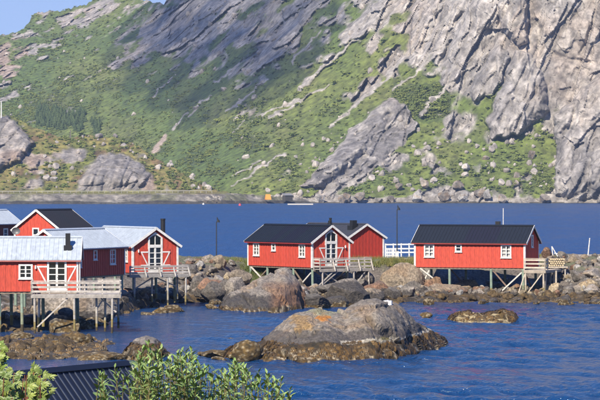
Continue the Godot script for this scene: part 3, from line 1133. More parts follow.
	if o.has("lamp"):
		var l := MB.new()
		var xf: Transform3D = XF[o.lamp[0]]
		l.tube(xf * Vector3(o.lamp[1], o.lamp[2], 0.1), xf * Vector3(o.lamp[1], o.lamp[2] + 0.26, 0.1), 0.07, 0.05, 10, WHITE)
		l.box(o.lamp[1] - 0.03, o.lamp[1] + 0.03, o.lamp[2] + 0.1, o.lamp[2] + 0.2, -0.01, 0.09, WHITE, xf)
		put(l.mesh(), "wall_lamp", M.paint, root)
	if o.has("downpipe"):
		var l := MB.new()
		l.tube(Vector3(o.downpipe[0], hw - 0.1, o.downpipe[1]), Vector3(o.downpipe[0], 0.0, o.downpipe[1]), 0.04, 0.04, 8, WHITE)
		l.tube(Vector3(o.downpipe[0], hw - 0.1, o.downpipe[1]), Vector3(o.downpipe[0] - 0.05, hw - 0.2 + 0.05, oe - 0.02), 0.04, 0.04, 8, WHITE)
		put(l.mesh(), "downpipe", M.paint, root)
	return root

func stilt(root: Node3D, a: Vector3, b: Vector3, r: float, base_y: float, col: Color) -> void:
	# a at the top; growth of algae colours the lowest metre and a half above the water
	var m := MB.new()
	var prev := a
	var n := 10
	for k in n:
		var q := a.lerp(b, float(k + 1) / n)
		var wy := base_y + (prev.y + q.y) * 0.5 + 0.25 * sin(a.x * 5.0 + k * 2.3)
		var cc := tone(col, 0.93 + 0.12 * fposmod(sin(k * 3.7 + a.x * 9.0) * 133.7, 1.0))
		if wy < 0.4:
			cc = Color(0.06, 0.05, 0.03)
		elif wy < 0.85:
			cc = Color(0.25, 0.20, 0.075)
		elif wy < 1.3:
			cc = cm(cc, Color(0.27, 0.24, 0.12), 0.5)
		m.tube(prev, q, r, r, 10, cc, null, k == n - 1 or k == 0)
		prev = q
	put(m.mesh(), "post", M.wood, root)

# a deck: origin at its inner left corner at floor level, x along the wall, z outwards
func deck(label: String, at: Vector3, turn: float, w: float, dp: float, o: Dictionary) -> Node3D:
	var root := thing("wooden_deck", label, "deck", at, turn)
	var gw: Color = o.get("col", GREYWOOD)
	var pl := MB.new()
	var np := int(round(dp / 0.15))
	for k in np:
		pl.box(0, w, -0.05, 0.0, dp * k / np + 0.005, dp * (k + 1) / np - 0.005, tone(gw, 0.88 + 0.24 * rng.randf()))
	var plk := put(pl.mesh(), "planking", M.wood, root)
	plk.set_meta("kind", "stuff")
	var j := MB.new()
	j.box(0, w, -0.26, -0.053, dp - 0.06, dp + 0.0, tone(gw, 0.8))
	put(j.mesh(), "edge_beam", M.wood, root)
	j = MB.new()
	j.box(w - 0.03, w + 0.03, -0.25, -0.056, 0.02, dp - 0.063, tone(gw, 0.75))
	put(j.mesh(), "side_beam", M.wood, root)
	for k in int(w / 1.1):
		var jj := MB.new()
		var x := 0.35 + k * 1.1
		jj.box(x - 0.04, x + 0.04, -0.24, -0.054, 0.05, dp - 0.07, tone(gw, 0.55))
		put(jj.mesh(), "joist", M.wood, root)
	var rh: float = o.get("rail", 0.98)
	for sd in o.get("sides", ["F", "R", "L"]):
		var a: Vector3
		var b: Vector3
		if sd == "F":
			a = Vector3(0.05, 0, dp - 0.05); b = Vector3(w - 0.05, 0, dp - 0.05)
		elif sd == "R":
			a = Vector3(w - 0.05, 0, o.get("r_from", 0.1)); b = Vector3(w - 0.05, 0, dp - 0.05)
		elif sd == "L":
			a = Vector3(0.05, 0, 0.1); b = Vector3(0.05, 0, dp - 0.05)
		else:
			a = Vector3(o.get("b_from", 0.1), 0, 0.05); b = Vector3(w - 0.05, 0, 0.05)
		var ln := a.distance_to(b)
		var n := maxi(1, int(round(ln / 1.35)))
		for k in n + 1:
			var p := a.lerp(b, float(k) / n)
			var m := MB.new()
			m.beam(p + Vector3(0, -0.2, 0), p + Vector3(rf(-0.02, 0.02), rh, 0), 0.09, 0.09, tone(gw, 1.0 + rf(-0.1, 0.12)))
			put(m.mesh(), "rail_post", M.wood, root)
			if sd == "F" and o.get("struts", false) and k > 0:
				m = MB.new()
				m.beam(p + Vector3(0.05, -0.18, 0.3), p + Vector3(-0.05, rh * 0.85, 0.05), 0.07, 0.1, tone(gw, 1.25))
				put(m.mesh(), "rail_strut", M.wood, root)
		var out := Vector3(0, 0, 0.055) if sd == "F" or sd == "B" else Vector3(0.055 if sd == "R" else -0.055, 0, 0)
		for y in o.get("levels", [0.22, 0.55, 0.86]):
			var m := MB.new()
			m.beam(a + Vector3(0, y * rh / 0.98, 0) + out, b + Vector3(0, y * rh / 0.98 + rf(-0.02, 0.02), 0) + out, 0.03, o.get("board", 0.15), tone(gw, 1.05 + rf(-0.12, 0.14)))
			put(m.mesh(), "rail_board", M.wood, root)
		var cap := MB.new()
		cap.beam(a + Vector3(0, rh + 0.02, 0), b + Vector3(0, rh + 0.02, 0), 0.14, 0.04, tone(gw, 1.12))
		put(cap.mesh(), "handrail", M.wood, root)
	for p in o.get("posts", []):
		stilt(root, Vector3(p[0], -0.06, p[1]), Vector3(p[0] + rf(-0.04, 0.04), -p[2], p[1]), 0.085, at.y, tone(gw, 0.98))
	for b in o.get("braces", []):
		var m := MB.new()
		m.beam(b[0], b[1], 0.07, 0.1, tone(gw, 1.05))
		put(m.mesh(), "brace", M.wood, root)
	return root

func build_cabins() -> void:
	var wins := [["F", 0.95, 0.92, 1.0, 1.2, 2, 3, 1], ["F", 3.95, 1.42, 0.66, 0.76, 1, 2], ["F", 8.35, 0.92, 1.0, 1.2, 2, 3, 1]]
	var fdoor := ["R", 2.15, 1.36, 2.3, 3.5, 3.0]
	# middle cabin
	var th := deg_to_rad(54.5)
	var at2 := P(312.0, 267.6, 275.0)
	cabin("red_cabin", "red stilt cabin with dark roof and pointed gable window above a big rock slab", {
		"at": at2, "turn": -th, "L": 10.4, "W": 4.3, "windows": wins, "doors": [fdoor], "roof": DARK_ROOF, "fascia": Color(0.30, 0.03, 0.03),
		"chimneys": [[-1.6, -3.2, 0.16, 0.35, true]], "lamp": ["R", 3.75, 1.75],
		"posts": [[-10.2, -0.2, 2.3], [-7.4, -0.2, 2.6], [-3.2, -0.2, 2.9], [-0.2, -0.2, 3.2], [-0.2, -4.1, 3.0], [-3.4, -4.1, 2.6], [-6.9, -4.1, 2.4], [-10.2, -4.1, 2.0]],
		"braces": [[Vector3(-10.0, -0.15, -0.1), Vector3(-7.7, -1.5, -0.1)], [Vector3(-0.3, -0.5, -0.1), Vector3(-2.9, -2.3, -0.1)], [Vector3(-3.3, -0.2, -0.25), Vector3(-0.4, -2.6, -0.25), Color(0.2, 0.16, 0.12)], [Vector3(-7.3, -0.2, -0.25), Vector3(-9.9, -1.9, -0.25), Color(0.2, 0.16, 0.12)], [Vector3(-0.1, -0.3, -0.4), Vector3(-0.1, -2.5, -3.9), Color(0.3, 0.25, 0.2)], [Vector3(-0.1, -2.6, -0.4), Vector3(-0.1, -0.4, -3.9), Color(0.3, 0.25, 0.2)]]})
	var dx := Vector3(cos(th), 0, sin(th))          # gable normal of the middle cabin
	var dz := Vector3(sin(th), 0, -cos(th))         # along the gable, away
	# deck axes: x along the gable away from the front corner, z outwards
	var d2 := deck("weathered grey deck with slanted rail struts before the middle cabin's glazed gable", at2 + dx * 0.12 + Vector3(0, -0.12, 0), PI * 0.5 - th, 5.9, 1.15, {
		"sides": ["F", "L", "R"], "struts": true,
		"posts": [[0.35, 1.05, 2.5], [3.9, 1.05, 1.9], [5.6, 1.05, 1.7], [3.9, 0.1, 1.8]],
		"braces": [[Vector3(1.6, -0.2, 1.05), Vector3(-0.7, -2.0, 1.05)], [Vector3(0.4, -1.4, 1.0), Vector3(2.2, -0.2, 1.0)], [Vector3(5.3, -0.2, 1.05), Vector3(4.1, -1.5, 1.05)], [Vector3(0.5, -0.3, 1.0), Vector3(3.7, -2.0, 0.6)]]})
	# right cabin
	th = deg_to_rad(21.3)
	var at3 := P(525.0, 268.2, 273.0)
	cabin("red_cabin", "red stilt cabin with navy roof and long plain wall facing open water", {
		"at": at3, "turn": -th, "L": 10.65, "W": 4.3, "windows": wins + [["R", 1.85, 1.85, 0.62, 1.15, 1, 3]], "roof": DARK_ROOF, "fascia": Color(0.30, 0.035, 0.03),
		"chimneys": [[-3.4, -2.6, 0.2, 0.42, false]],
		"posts": [[-10.4, -0.2, 2.5], [-7.3, -0.2, 2.5], [-3.3, -0.2, 3.0], [-0.25, -0.2, 3.0], [-0.25, -4.1, 2.6], [-3.2, -4.1, 2.6], [-7.0, -4.1, 2.4], [-10.4, -4.1, 2.2]],
		"braces": [[Vector3(-10.1, -0.1, -0.1), Vector3(-7.4, -2.1, -0.1)], [Vector3(-0.35, -0.4, -0.1), Vector3(-2.9, -2.7, -0.1)], [Vector3(-10.3, -2.3, -0.25), Vector3(-9.3, -0.3, -0.25)], [Vector3(-9.9, -0.2, -0.3), Vector3(-8.8, -1.2, -0.3), Color(0.12, 0.1, 0.08)], [Vector3(-8.4, -0.3, -3.9), Vector3(-6.9, -1.9, -3.9), Color(0.25, 0.2, 0.16)], [Vector3(-3.1, -0.3, -0.3), Vector3(-1.2, -2.4, -0.3), Color(0.22, 0.15, 0.12)], [Vector3(-0.15, -0.4, -0.3), Vector3(-0.15, -2.4, -3.6), Color(0.3, 0.16, 0.12)]]})
	dx = Vector3(cos(th), 0, sin(th))
	dz = Vector3(sin(th), 0, -cos(th))
	deck("pale wooden deck with three rails at the shaded end of the navy roofed cabin", at3 + dx * 0.1 + dz * 0.15 + Vector3(0, -0.16, 0), -th, 2.05, 0.95, {
		"sides": ["F", "R"], "col": Color(0.50, 0.44, 0.36), "r_from": 0.05, "rail": 1.05,
		"posts": [[0.15, 0.85, 2.6], [1.85, 0.85, 2.6], [1.85, 0.1, 2.3]],
		"braces": [[Vector3(1.75, -0.25, 0.85), Vector3(0.25, -2.2, 0.85)], [Vector3(0.1, -0.3, 0.8), Vector3(-0.6, -2.3, 0.8)]]})
	# the side deck reaches back beside the cabin
	deck("narrow pale walkway of boards along the end wall of the navy roofed cabin", at3 + dx * 0.1 + dz * 4.4 + Vector3(0, -0.164, 0), -th, 2.0, 4.2, {
		"sides": [], "col": Color(0.50, 0.44, 0.36), "rail": 1.0, "posts": [[2.55, 3.4, 2.3], [1.8, 1.6, 1.6]]})
	# cabin with glazed gable above the dark inlet
	th = deg_to_rad(62.0)
	var at4 := P(132.5, 273.0, 257.0)
	cabin("red_cabin", "red stilt cabin with pale metal roof and glazed gable beside the boulder bank", {
		"at": at4, "turn": -th, "L": 10.5, "W": 4.33, "windows": [["F", 8.6, 0.92, 1.0, 1.2, 2, 3], ["F", 4.0, 1.42, 0.66, 0.76, 1, 2]], "doors": [fdoor], "roof": PALE_ROOF,
		"chimneys": [[-1.5, -3.6, 0.2, 0.7, true]], "lamp": ["R", 0.55, 1.75],
		"posts": [[-0.2, -0.2, 2.6], [-0.2, -4.1, 2.6], [-4.0, -4.1, 2.4], [-4.0, -0.2, 2.6], [-8.5, -0.2, 2.4]]})
	dx = Vector3(cos(th), 0, sin(th))
	dz = Vector3(sin(th), 0, -cos(th))
	deck("grey deck with low rail in front of the pale roofed cabin's glazed gable", at4 + dx * 0.12 - dz * 0.9 + Vector3(0, -0.1, 0), PI * 0.5 - th, 5.6, 1.3, {
		"sides": ["F", "R"], "rail": 0.72, "board": 0.13, "struts": true, "col": Color(0.40, 0.385, 0.37),
		"posts": [[0.5, 1.2, 2.7], [3.6, 1.2, 2.75], [5.35, 1.2, 2.65], [2.6, 0.2, 2.4], [5.0, 0.2, 2.2]],
		"braces": [[Vector3(2.9, -0.3, 0.4), Vector3(4.8, -1.1, 0.4)], [Vector3(2.6, -0.3, 0.3), Vector3(1.0, -1.2, 0.3)]]})
	# cabin whose long shaded wall faces right
	th = deg_to_rad(67.6)
	var at5 := P(125.0, 274.0, 252.0)
	cabin("red_cabin", "red cabin with pale metal roof and three windows in its shaded long wall", {
		"at": at5, "turn": th, "L": 10.5, "W": 4.3, "roof": PALE_ROOF, "fascia": Color(0.2, 0.03, 0.03),
		"windows": [["F", 1.3, 0.75, 1.05, 1.35, 2, 3], ["F", 4.5, 1.3, 0.7, 0.85, 1, 2], ["F", 7.6, 0.85, 1.05, 1.3, 2, 3]],
		"posts": [[-0.2, -0.2, 2.7], [-3.6, -0.2, 2.7], [-7.0, -0.2, 2.8], [-10.2, -0.2, 2.8], [-0.2, -4.1, 2.2], [-10.2, -4.1, 2.4]]})
	# foremost cabin on the left with its deck
	th = deg_to_rad(2.0)
	var at6 := P(78.0, 291.5, 214.0)
	var x6 := Vector3(cos(th), 0, -sin(th))
	var z6 := Vector3(sin(th), 0, cos(th))
	cabin("red_cabin", "red stilt cabin with pale roof, big stovepipe and double door onto a railed deck", {
		"at": at6, "turn": th, "L": 10.5, "W": 4.3, "roof": PALE_ROOF, "fascia": Color(0.45, 0.16, 0.14),
		"windows": [["F", 6.28, 0.9, 1.0, 1.06, 2, 3], ["F", 1.9, 0.9, 1.0, 1.06, 2, 3]], "doors": [["F", 9.0, 1.4, 2.24]],
		"chimneys": [[-0.75, -0.95, 0.17, 0.34, false]], "lamp": ["F", 7.5, 1.62], "downpipe": [0.14, 0.05],
		"posts": [[-10.2, -0.2, 2.9], [-7.6, -0.2, 2.9], [-5.6, -0.3, 2.9], [-4.0, -0.2, 2.9], [-2.6, -2.2, 2.6], [-0.2, -0.2, 2.9], [-0.2, -4.1, 2.6], [-5.0, -4.1, 2.6]]})
	deck("weathered railed deck on tall stilts before the stovepipe cabin's double door", at6 - x6 * 3.25 + z6 * 0.06 + Vector3(0, -0.14, 0), th, 6.35, 1.75, {
		"sides": ["F", "R", "L"], "rail": 0.92, "struts": false, "col": Color(0.47, 0.44, 0.40),
		"posts": [[0.25, 1.65, 2.75], [0.55, 1.0, 2.7], [3.05, 1.65, 2.9], [5.75, 1.65, 2.9], [5.2, 0.2, 2.7], [4.6, 1.0, 2.6]],
		"braces": [[Vector3(2.6, -0.25, 1.62), Vector3(0.45, -2.3, 1.62)], [Vector3(5.15, -0.25, 0.9), Vector3(4.55, -1.2, 0.9)], [Vector3(4.9, -0.3, 0.8), Vector3(6.0, -1.3, 0.8)]]})
	deck("grey back deck with rail between the stovepipe cabin and the shaded cabin", at6 + x6 * 0.35 - z6 * 2.6 + Vector3(0, -0.14, 0), th, 2.6, 2.55, {
		"sides": ["B"], "levels": [0.84], "rail": 0.92, "col": Color(0.45, 0.42, 0.39), "posts": [[2.45, 0.3, 2.6]]})
	# small annex roof between the cabins
	th = deg_to_rad(52.0)
	cabin("red_annex", "small red annex with little white edged gable behind the stovepipe cabin's ridge", {
		"at": P(46.0, 288.0, 230.0), "turn": th, "L": 2.4, "W": 1.3, "hw": 3.2, "t": 0.62, "roof": PALE_ROOF,
		"chimneys": [[-0.5, -0.4, 0.19, 0.42, false]], "posts": [[-0.2, -0.2, 2.2], [-2.2, -0.2, 2.2], [-0.2, -1.1, 2.2], [-2.2, -1.1, 2.2]]})
	# house with black roof behind
	th = deg_to_rad(67.0)
	var at7 := P(60.0, 254.0, 291.0) + Vector3(6.9 * cos(th), 0, -6.9 * sin(th))
	var hs := cabin("red_house", "red house with black roof and small square gable window on the shore bank", {
		"at": at7, "turn": th, "L": 6.9, "W": 5.0, "hw": 2.45, "t": 0.72, "roof": Color(0.012, 0.013, 0.017),
		"windows": [["L", 2.0, 1.75, 0.75, 0.78, 1, 1]], "posts": [[-6.7, -0.2, 0.9], [-0.2, -0.2, 0.9], [-6.7, -4.8, 0.9], [-0.2, -4.8, 0.9]]})
	var dish := thing("satellite_dish", "dark grey satellite dish mounted at the left corner of the black roofed house", "satellite dish", P(16.5, 231.0, 291.5), 0.0)
	var mb := MB.new()
	for k in 14:
		for r in 3:
			var a0 := TAU * k / 14.0
			var a1 := TAU * (k + 1) / 14.0
			var q := func(rr: float, a: float) -> Vector3: return Vector3(0.42 * rr * cos(a), 0.36 * rr * sin(a), 0.3 + 0.16 * rr * rr)
			mb.quad(q.call(r / 3.0, a0), q.call((r + 1) / 3.0, a0), q.call((r + 1) / 3.0, a1), q.call(r / 3.0, a1), Color(0.10, 0.105, 0.11))
	put(mb.mesh(), "reflector", M.metal, dish)
	mb = MB.new()
	mb.beam(Vector3(0, 0, 0.3), Vector3(0.12, -0.1, -0.35), 0.05, 0.05, Color(0.2, 0.2, 0.2))
	put(mb.mesh(), "bracket", M.metal, dish)
	# low cabin at the picture's edge
	th = deg_to_rad(66.0)
	cabin("red_house", "dark red house with pale blue roof partly hidden by the black roofed house", {
		"at": P(21.0, 243.0, 338.0), "turn": th, "L": 9.0, "W": 4.0, "hw": 2.3, "t": 0.7, "roof": PALE_ROOF, "red": Color(0.16, 0.028, 0.022),
		"windows": [["F", 5.0, 0.5, 1.0, 1.2, 1, 2]], "posts": [[-0.2, -0.2, 0.9], [-8.8, -0.2, 0.9], [-0.2, -3.8, 0.9], [-8.8, -3.8, 0.9]]})
	# house on the road behind the middle cabin
	th = deg_to_rad(56.0)
	var at8 := P(348.0, 260.0, 300.0)
	cabin("red_house", "windowless red gabled house standing on the road behind the middle cabin", {
		"at": at8, "turn": -th, "L": 10.0, "W": 4.4, "hw": 2.3, "t": 0.56, "roof": Color(0.045, 0.05, 0.065), "red": Color(0.42, 0.038, 0.022),
		"chimneys": [[-1.2, -1.5, 0.26, 0.42, false], [-6.0, -2.0, 0.13, 0.5, true]], "posts": [[-0.2, -0.2, 0.6], [-0.2, -4.2, 0.6], [-9.8, -0.2, 0.6], [-9.8, -4.2, 0.6]]})
	# boathouse roof below the viewpoint
	th = deg_to_rad(60.0)
	var ridge_end := P(127.5, 361.5, 100.0)
	var bt := 1.2
	var bw := 5.2
	var bh := 1.9
	var dn := Vector3(sin(th), 0, cos(th))
	var at9 := ridge_end + dn * bw * 0.5
	at9.y = ridge_end.y - bt * bw * 0.5 - bh - 0.09
	cabin("boathouse", "boathouse with navy ribbed metal roof showing behind the leafy shrubs", {
		"at": at9 - Vector3(cos(th), 0, -sin(th)) * 0.22, "turn": th, "L": 9.5, "W": bw, "hw": bh, "t": bt, "roof": Color(0.006, 0.009, 0.025), "rib": Color(0.06, 0.075, 0.12), "windows": [["F", 4.0, 0.6, 1.0, 1.0, 2, 2]],
		"posts": [[-0.3, -0.3, 1.2], [-9.2, -0.3, 1.2], [-0.3, -4.9, 1.2], [-9.2, -4.9, 1.2]]})

# ---------------------------------------------------------------- rocks
var ico := {}
const TINTS := [Color(0.32, 0.285, 0.245), Color(0.37, 0.30, 0.215), Color(0.50, 0.485, 0.46), Color(0.185, 0.168, 0.15), Color(0.29, 0.17, 0.11), Color(0.44, 0.36, 0.24), Color(0.20, 0.13, 0.045)]
var rk_noise: FastNoiseLite
var rk_stain: FastNoiseLite

func icosphere(level: int) -> Array:
	if ico.has(level):
		return ico[level]
	var t := (1.0 + sqrt(5.0)) / 2.0
	var v := PackedVector3Array([Vector3(-1, t, 0), Vector3(1, t, 0), Vector3(-1, -t, 0), Vector3(1, -t, 0), Vector3(0, -1, t), Vector3(0, 1, t), Vector3(0, -1, -t), Vector3(0, 1, -t), Vector3(t, 0, -1), Vector3(t, 0, 1), Vector3(-t, 0, -1), Vector3(-t, 0, 1)])
	for i in v.size():
		v[i] = v[i].normalized()
	var f := PackedInt32Array([0, 11, 5, 0, 5, 1, 0, 1, 7, 0, 7, 10, 0, 10, 11, 1, 5, 9, 5, 11, 4, 11, 10, 2, 10, 7, 6, 7, 1, 8, 3, 9, 4, 3, 4, 2, 3, 2, 6, 3, 6, 8, 3, 8, 9, 4, 9, 5, 2, 4, 11, 6, 2, 10, 8, 6, 7, 9, 8, 1])
	for l in level:
		var mid := {}
		var g := PackedInt32Array()
		for k in range(0, f.size(), 3):
			var q := []
			for e in 3:
				var a := f[k + e]
				var b := f[k + (e + 1) % 3]
				var key := mini(a, b) * 100000 + maxi(a, b)
				if not mid.has(key):
					mid[key] = v.size()
					v.append((v[a] + v[b]).normalized())
				q.append(mid[key])
			g.append_array(PackedInt32Array([f[k], q[0], q[2], f[k + 1], q[1], q[0], f[k + 2], q[2], q[1], q[0], q[1], q[2]]))
		f = g
	for k in range(0, f.size(), 3):     # clockwise
		var s := f[k + 1]
		f[k + 1] = f[k + 2]
		f[k + 2] = s
	ico[level] = [v, f]
	return ico[level]

func rock_colour(p: Vector3, base: Color, wet: float, weed: float) -> Color:
	var a := rk_stain.get_noise_3dv(p)
	var b := rk_noise.get_noise_3dv(p * 2.2)
	var c := tone(base, 1.0 + 0.55 * b)
	c = cm(c, Color(0.30, 0.20, 0.11), sst(0.05, 0.45, a) * 0.55)
	c = cm(c, Color(0.10, 0.095, 0.09), sst(0.1, 0.42, -a + 0.3 * b) * 0.5)
	# lichen-black and seaweed belts left by the tide, with ragged edges
	if wet > 0.0 and p.y < wet + 0.55 * a + 0.3 * b:
		c = cm(Color(0.055, 0.05, 0.047), Color(0.12, 0.105, 0.09), 0.4 + b)
	if weed > 0.0 and p.y < weed + 0.45 * a + 0.35 * b:
		c = cm(Color(0.16, 0.10, 0.028), Color(0.055, 0.037, 0.014), 0.5 + 1.3 * b)
		c = cm(c, Color(0.42, 0.36, 0.24), sst(0.12, 0.3, rk_noise.get_noise_3dv(p * 5.0 + Vector3(9, 0, 0))) * 0.8)
	return c

func boulder_mesh(sd: int, half: Vector3, where: Vector3, turn: Basis, base: Color, level: int, wet: float, weed: float, planes := 17) -> ArrayMesh:
	var r2 := RandomNumberGenerator.new()
	r2.seed = sd * 7 + 3
	var pn := []
	for k in planes:
		var d := Vector3(r2.randfn(), r2.randfn(), r2.randfn()).normalized()
		pn.append([d, r2.randf_range(0.52, 0.88)])
	var S := icosphere(level)
	var dirs: PackedVector3Array = S[0]
	var ix: PackedInt32Array = S[1]
	var v := PackedVector3Array()
	v.resize(dirs.size())
	var c := PackedColorArray()
	c.resize(dirs.size())
	var off := Vector3(sd * 3.17, sd * 1.3, -sd * 2.1)
	for i in dirs.size():
		var d := dirs[i]
		var r := 1.0
		for q in pn:
			var dt: float = d.dot(q[0])
			if dt > 0.05:
				r = minf(r, q[1] / dt)
		r *= 1.0 + 0.05 * rk_noise.get_noise_3dv(d * 1.6 + off) + 0.035 * rk_noise.get_noise_3dv(d * 5.0 + off)
		var p := turn * (d * r * half)
		v[i] = p
		c[i] = rock_colour(p + where, base, wet, weed)
	var b := MB.new()
	for k in range(0, ix.size(), 3):
		b.tri3(v[ix[k]], v[ix[k + 2]], v[ix[k + 1]], c[ix[k]], c[ix[k + 2]], c[ix[k + 1]])
	return b.mesh()

var boulder_no := 0
func look_of(tint: int, w: float) -> String:
	var size := "small " if w < 1.1 else ("large " if w > 2.2 else "")
	return size + ["grey ", "tan ", "pale grey ", "dark ", "rust brown ", "cream ", "ochre brown "][tint]

func boulder(px: float, top: float, bot: float, w: float, d: float, tint: int, label: String, o := {}) -> MeshInstance3D:
	boulder_no += 1
	var k := d / F
	var h := (bot - top) * k
	var ww := w * k
	var half := Vector3(ww * 0.63, h * 0.70, ww * float(o.get("deep", 0.5)))
	var c := P(px, bot - (bot - top) * 0.46, d)
	var turn := Basis(Vector3(0, 0, 1), deg_to_rad(o.get("roll", rf(-14, 14)))) * Basis(Vector3.UP, rf(-0.6, 0.6) if not o.has("yaw") else float(o.yaw))
	var lv := 4 if ww > 2.6 else 3
	var m := put(boulder_mesh(boulder_no, half, c, turn, tone(TINTS[tint], rf(0.85, 1.15)), lv, o.get("wet", 0.85), o.get("weed", 0.35), o.get("planes", 17)), "boulder", M.rock)
	m.position = c
	var words := look_of(tint, ww)
	tag(m, (words + label) if o.has("group") else label, "boulder", (words + String(o.group)) if o.has("group") else "")
	return m

func scatter(n: int, x0: float, x1: float, e0: float, e1: float, s0: float, s1: float, tints: Array, label: String, group: String, o := {}) -> void:
	for k in n:
		var x := rf(x0, x1)
		var d := lut(SHORE, x) + rf(e0, e1)
		var s := rf(s0, s1) * (0.7 + 0.6 * rng.randf())
		var y := ground_y(x, d)
		boulder_no += 1
		var half := Vector3(s * rf(0.8, 1.25), s * rf(0.6, 0.9), s * rf(0.8, 1.2))
		var c := Vector3(x, maxf(y, -0.1) + half.y * 0.35, -d)
		var turn := Basis.from_euler(Vector3(rf(-0.4, 0.4), rf(0, TAU), rf(-0.4, 0.4)))
		var ti: int = tints[rng.randi() % tints.size()]
		var m := put(boulder_mesh(boulder_no, half, c, turn, tone(TINTS[ti], rf(0.85, 1.25)), 3 if s > 0.6 else 2, o.get("wet", 0.85), o.get("weed", 0.3)), "boulder", M.rock)
		m.position = c
		tag(m, look_of(ti, half.x * 1.7) + label, "boulder", look_of(ti, half.x * 1.7) + group)

# a skerry: columns [px, waterline row, top row], depth behind the waterline
func skerry(called: String, label: String, cols: Array, deep: float, base: Color, wet: float, weed: float, paint := 0) -> MeshInstance3D:
	var nu := 190 if paint == 1 else 80
	var nv := 90 if paint == 1 else 44
	var x0: float = cols[0][0]
	var x1: float = cols[-1][0]
	var fr := []
	var tp := []
	for q in cols:
		fr.append([q[0], q[1]])
		tp.append([q[0], q[2]])
	var v := PackedVector3Array()
	var origin := P((x0 + x1) * 0.5, 0, 31500.0 / (lut(fr, (x0 + x1) * 0.5) - HZ) + deep * 0.5)
	origin.y = 0.0
	for i in nu:
		var px := lerpf(x0, x1, float(i) / (nu - 1))
		var df := 31500.0 / (lut(fr, px) - HZ)
		var e := sin(PI * clampf((px - x0) / (x1 - x0), 0.0, 1.0))
		var dr := df + deep * (0.25 + 0.75 * sqrt(maxf(e, 0.0)))
		var H := EYE - (lut(tp, px) - HZ) * dr / F
		for j in nv:
			var s := float(j) / (nv - 1) * 1.7
			var d := lerpf(df, dr, s)
			var y: float
			if s < 1.0:
				y = -0.35 + (H + 0.35) * pow(sin(PI * 0.5 * s), 0.85) if s > 0.0 else -0.35
			else:
				y = H - (H + 0.8) * pow((s - 1.0) / 0.7, 1.6)
			v.append(P(px, 0, d) * Vector3(1, 0, 1) + Vector3(0, y, 0) - origin)
	var ix := grid_index(nu, nv)
	var n := smooth_normals(v, ix)
	var lump := noise(71 + paint, 0.32, 4)
	var crack := noise(72, 0.22, 2, true)
	var cell := cells(73, FastNoiseLite.RETURN_CELL_VALUE)
	var out := PackedVector3Array()
	out.resize(v.size())
	var c := PackedColorArray()
	c.resize(v.size())
	for k in v.size():
		var p := v[k] + origin
		var a := lump.get_noise_3dv(p)
		var q := Vector3(p.x * 0.8 + p.y * 1.1, p.y * 0.5, p.z * 0.8)
		var cr := crack.get_noise_3dv(q)
		var line := sst(0.72, 0.9, cr)
		var cv := cell.get_noise_3d(p.x * 0.45 + p.y * 0.5, p.y * 0.35 - p.x * 0.3, p.z * 0.3)
		out[k] = v[k] + n[k] * (0.26 * a - 0.3 * line + 0.13 * cv + 0.08 * lump.get_noise_3dv(p * 4.0))
		p = out[k] + origin
		var col := rock_colour(p, base, wet, 0.0)
		if paint == 4:
			col = cm(col, Color(0.24, 0.12, 0.06), sst(0.6, 2.2, p.x + p.y * 0.4 + 3.4 + 1.2 * a) * sst(2.6, 1.9, p.y) * 0.7)
		if paint == 1:
			var ip := 300.0 + p.x * F / -p.z
			var iy := HZ + (EYE - p.y) * F / -p.z
			col = rock_colour(p, cm(Color(0.235, 0.205, 0.175), Color(0.30, 0.265, 0.22), 0.5 + a), 0.0, 0.0)
			col = cm(col, tone(col, 0.45), line * 0.8)
			# black lichen belt above the weed
			if p.y < wet + 0.5 * a + 0.35 * lump.get_noise_3dv(p * 2.0 + Vector3(5, 0, 0)):
				col = cm(col, Color(0.085, 0.075, 0.07), 0.8)
			# orange and green lichen
			var li := Vector2((ip - 323.0) / 7.5, (iy - 317.5) / 5.0).length() + 0.9 * lump.get_noise_3dv(p * 3.0)
			col = cm(col, Color(0.50, 0.20, 0.03), sst(1.0, 0.75, li))
			li = Vector2((ip - 322.0) / 16.0, (iy - 311.0) / 5.0).length() + 0.8 * lump.get_noise_3dv(p * 2.0)
			col = cm(col, Color(0.27, 0.28, 0.18), sst(1.1, 0.7, li) * 0.7)
			li = Vector2((ip - 300.0) / 14.0, (iy - 322.0) / 10.0).length() + 1.3 * lump.get_noise_3dv(p * 3.0 + Vector3(2, 0, 0))
			col = cm(col, Color(0.36, 0.22, 0.07), sst(1.0, 0.6, li) * 0.7)
			li = Vector2((ip - 385.0) / 22.0, (iy - 341.0) / 4.0).length() + 1.0 * lump.get_noise_3dv(p * 3.0 + Vector3(7, 0, 0))
			col = cm(col, Color(0.24, 0.20, 0.05), sst(1.0, 0.6, li) * 0.75)
			# barnacle line
			var edge := weed + 0.25 * a
			if p.y < edge + 0.16 and ip > 340.0:
				col = cm(col, Color(0.52, 0.48, 0.40), 0.85)
		if p.y < weed + 0.25 * a:
			var w := lump.get_noise_3dv(p * 3.1 + Vector3(3, 1, 0))
			var w2 := lump.get_noise_3dv(p * 7.0)
			if paint == 2:
				col = cm(Color(0.44, 0.36, 0.20), Color(0.12, 0.075, 0.02), sst(-0.02, 0.12, w + 0.5 * (p.y - 0.45)))
			else:
				col = cm(Color(0.13, 0.078, 0.022), Color(0.035, 0.024, 0.011), 0.6 + 1.6 * w)
				col = cm(col, Color(0.46, 0.39, 0.27), sst(0.1, 0.24, w2 + 0.3 * w) * sst(0.8, 0.3, p.y))
		c[k] = col
	var fb := MB.new()
	for k in range(0, ix.size(), 3):
		fb.tri3(out[ix[k]], out[ix[k + 2]], out[ix[k + 1]], c[ix[k]], c[ix[k + 2]], c[ix[k + 1]])
	var m := put(fb.mesh(), called, M.rock)
	m.position = origin
	tag(m, label, "rock")
	# hanging seaweed
	var spots := []
	var nn := smooth_normals(out, ix)
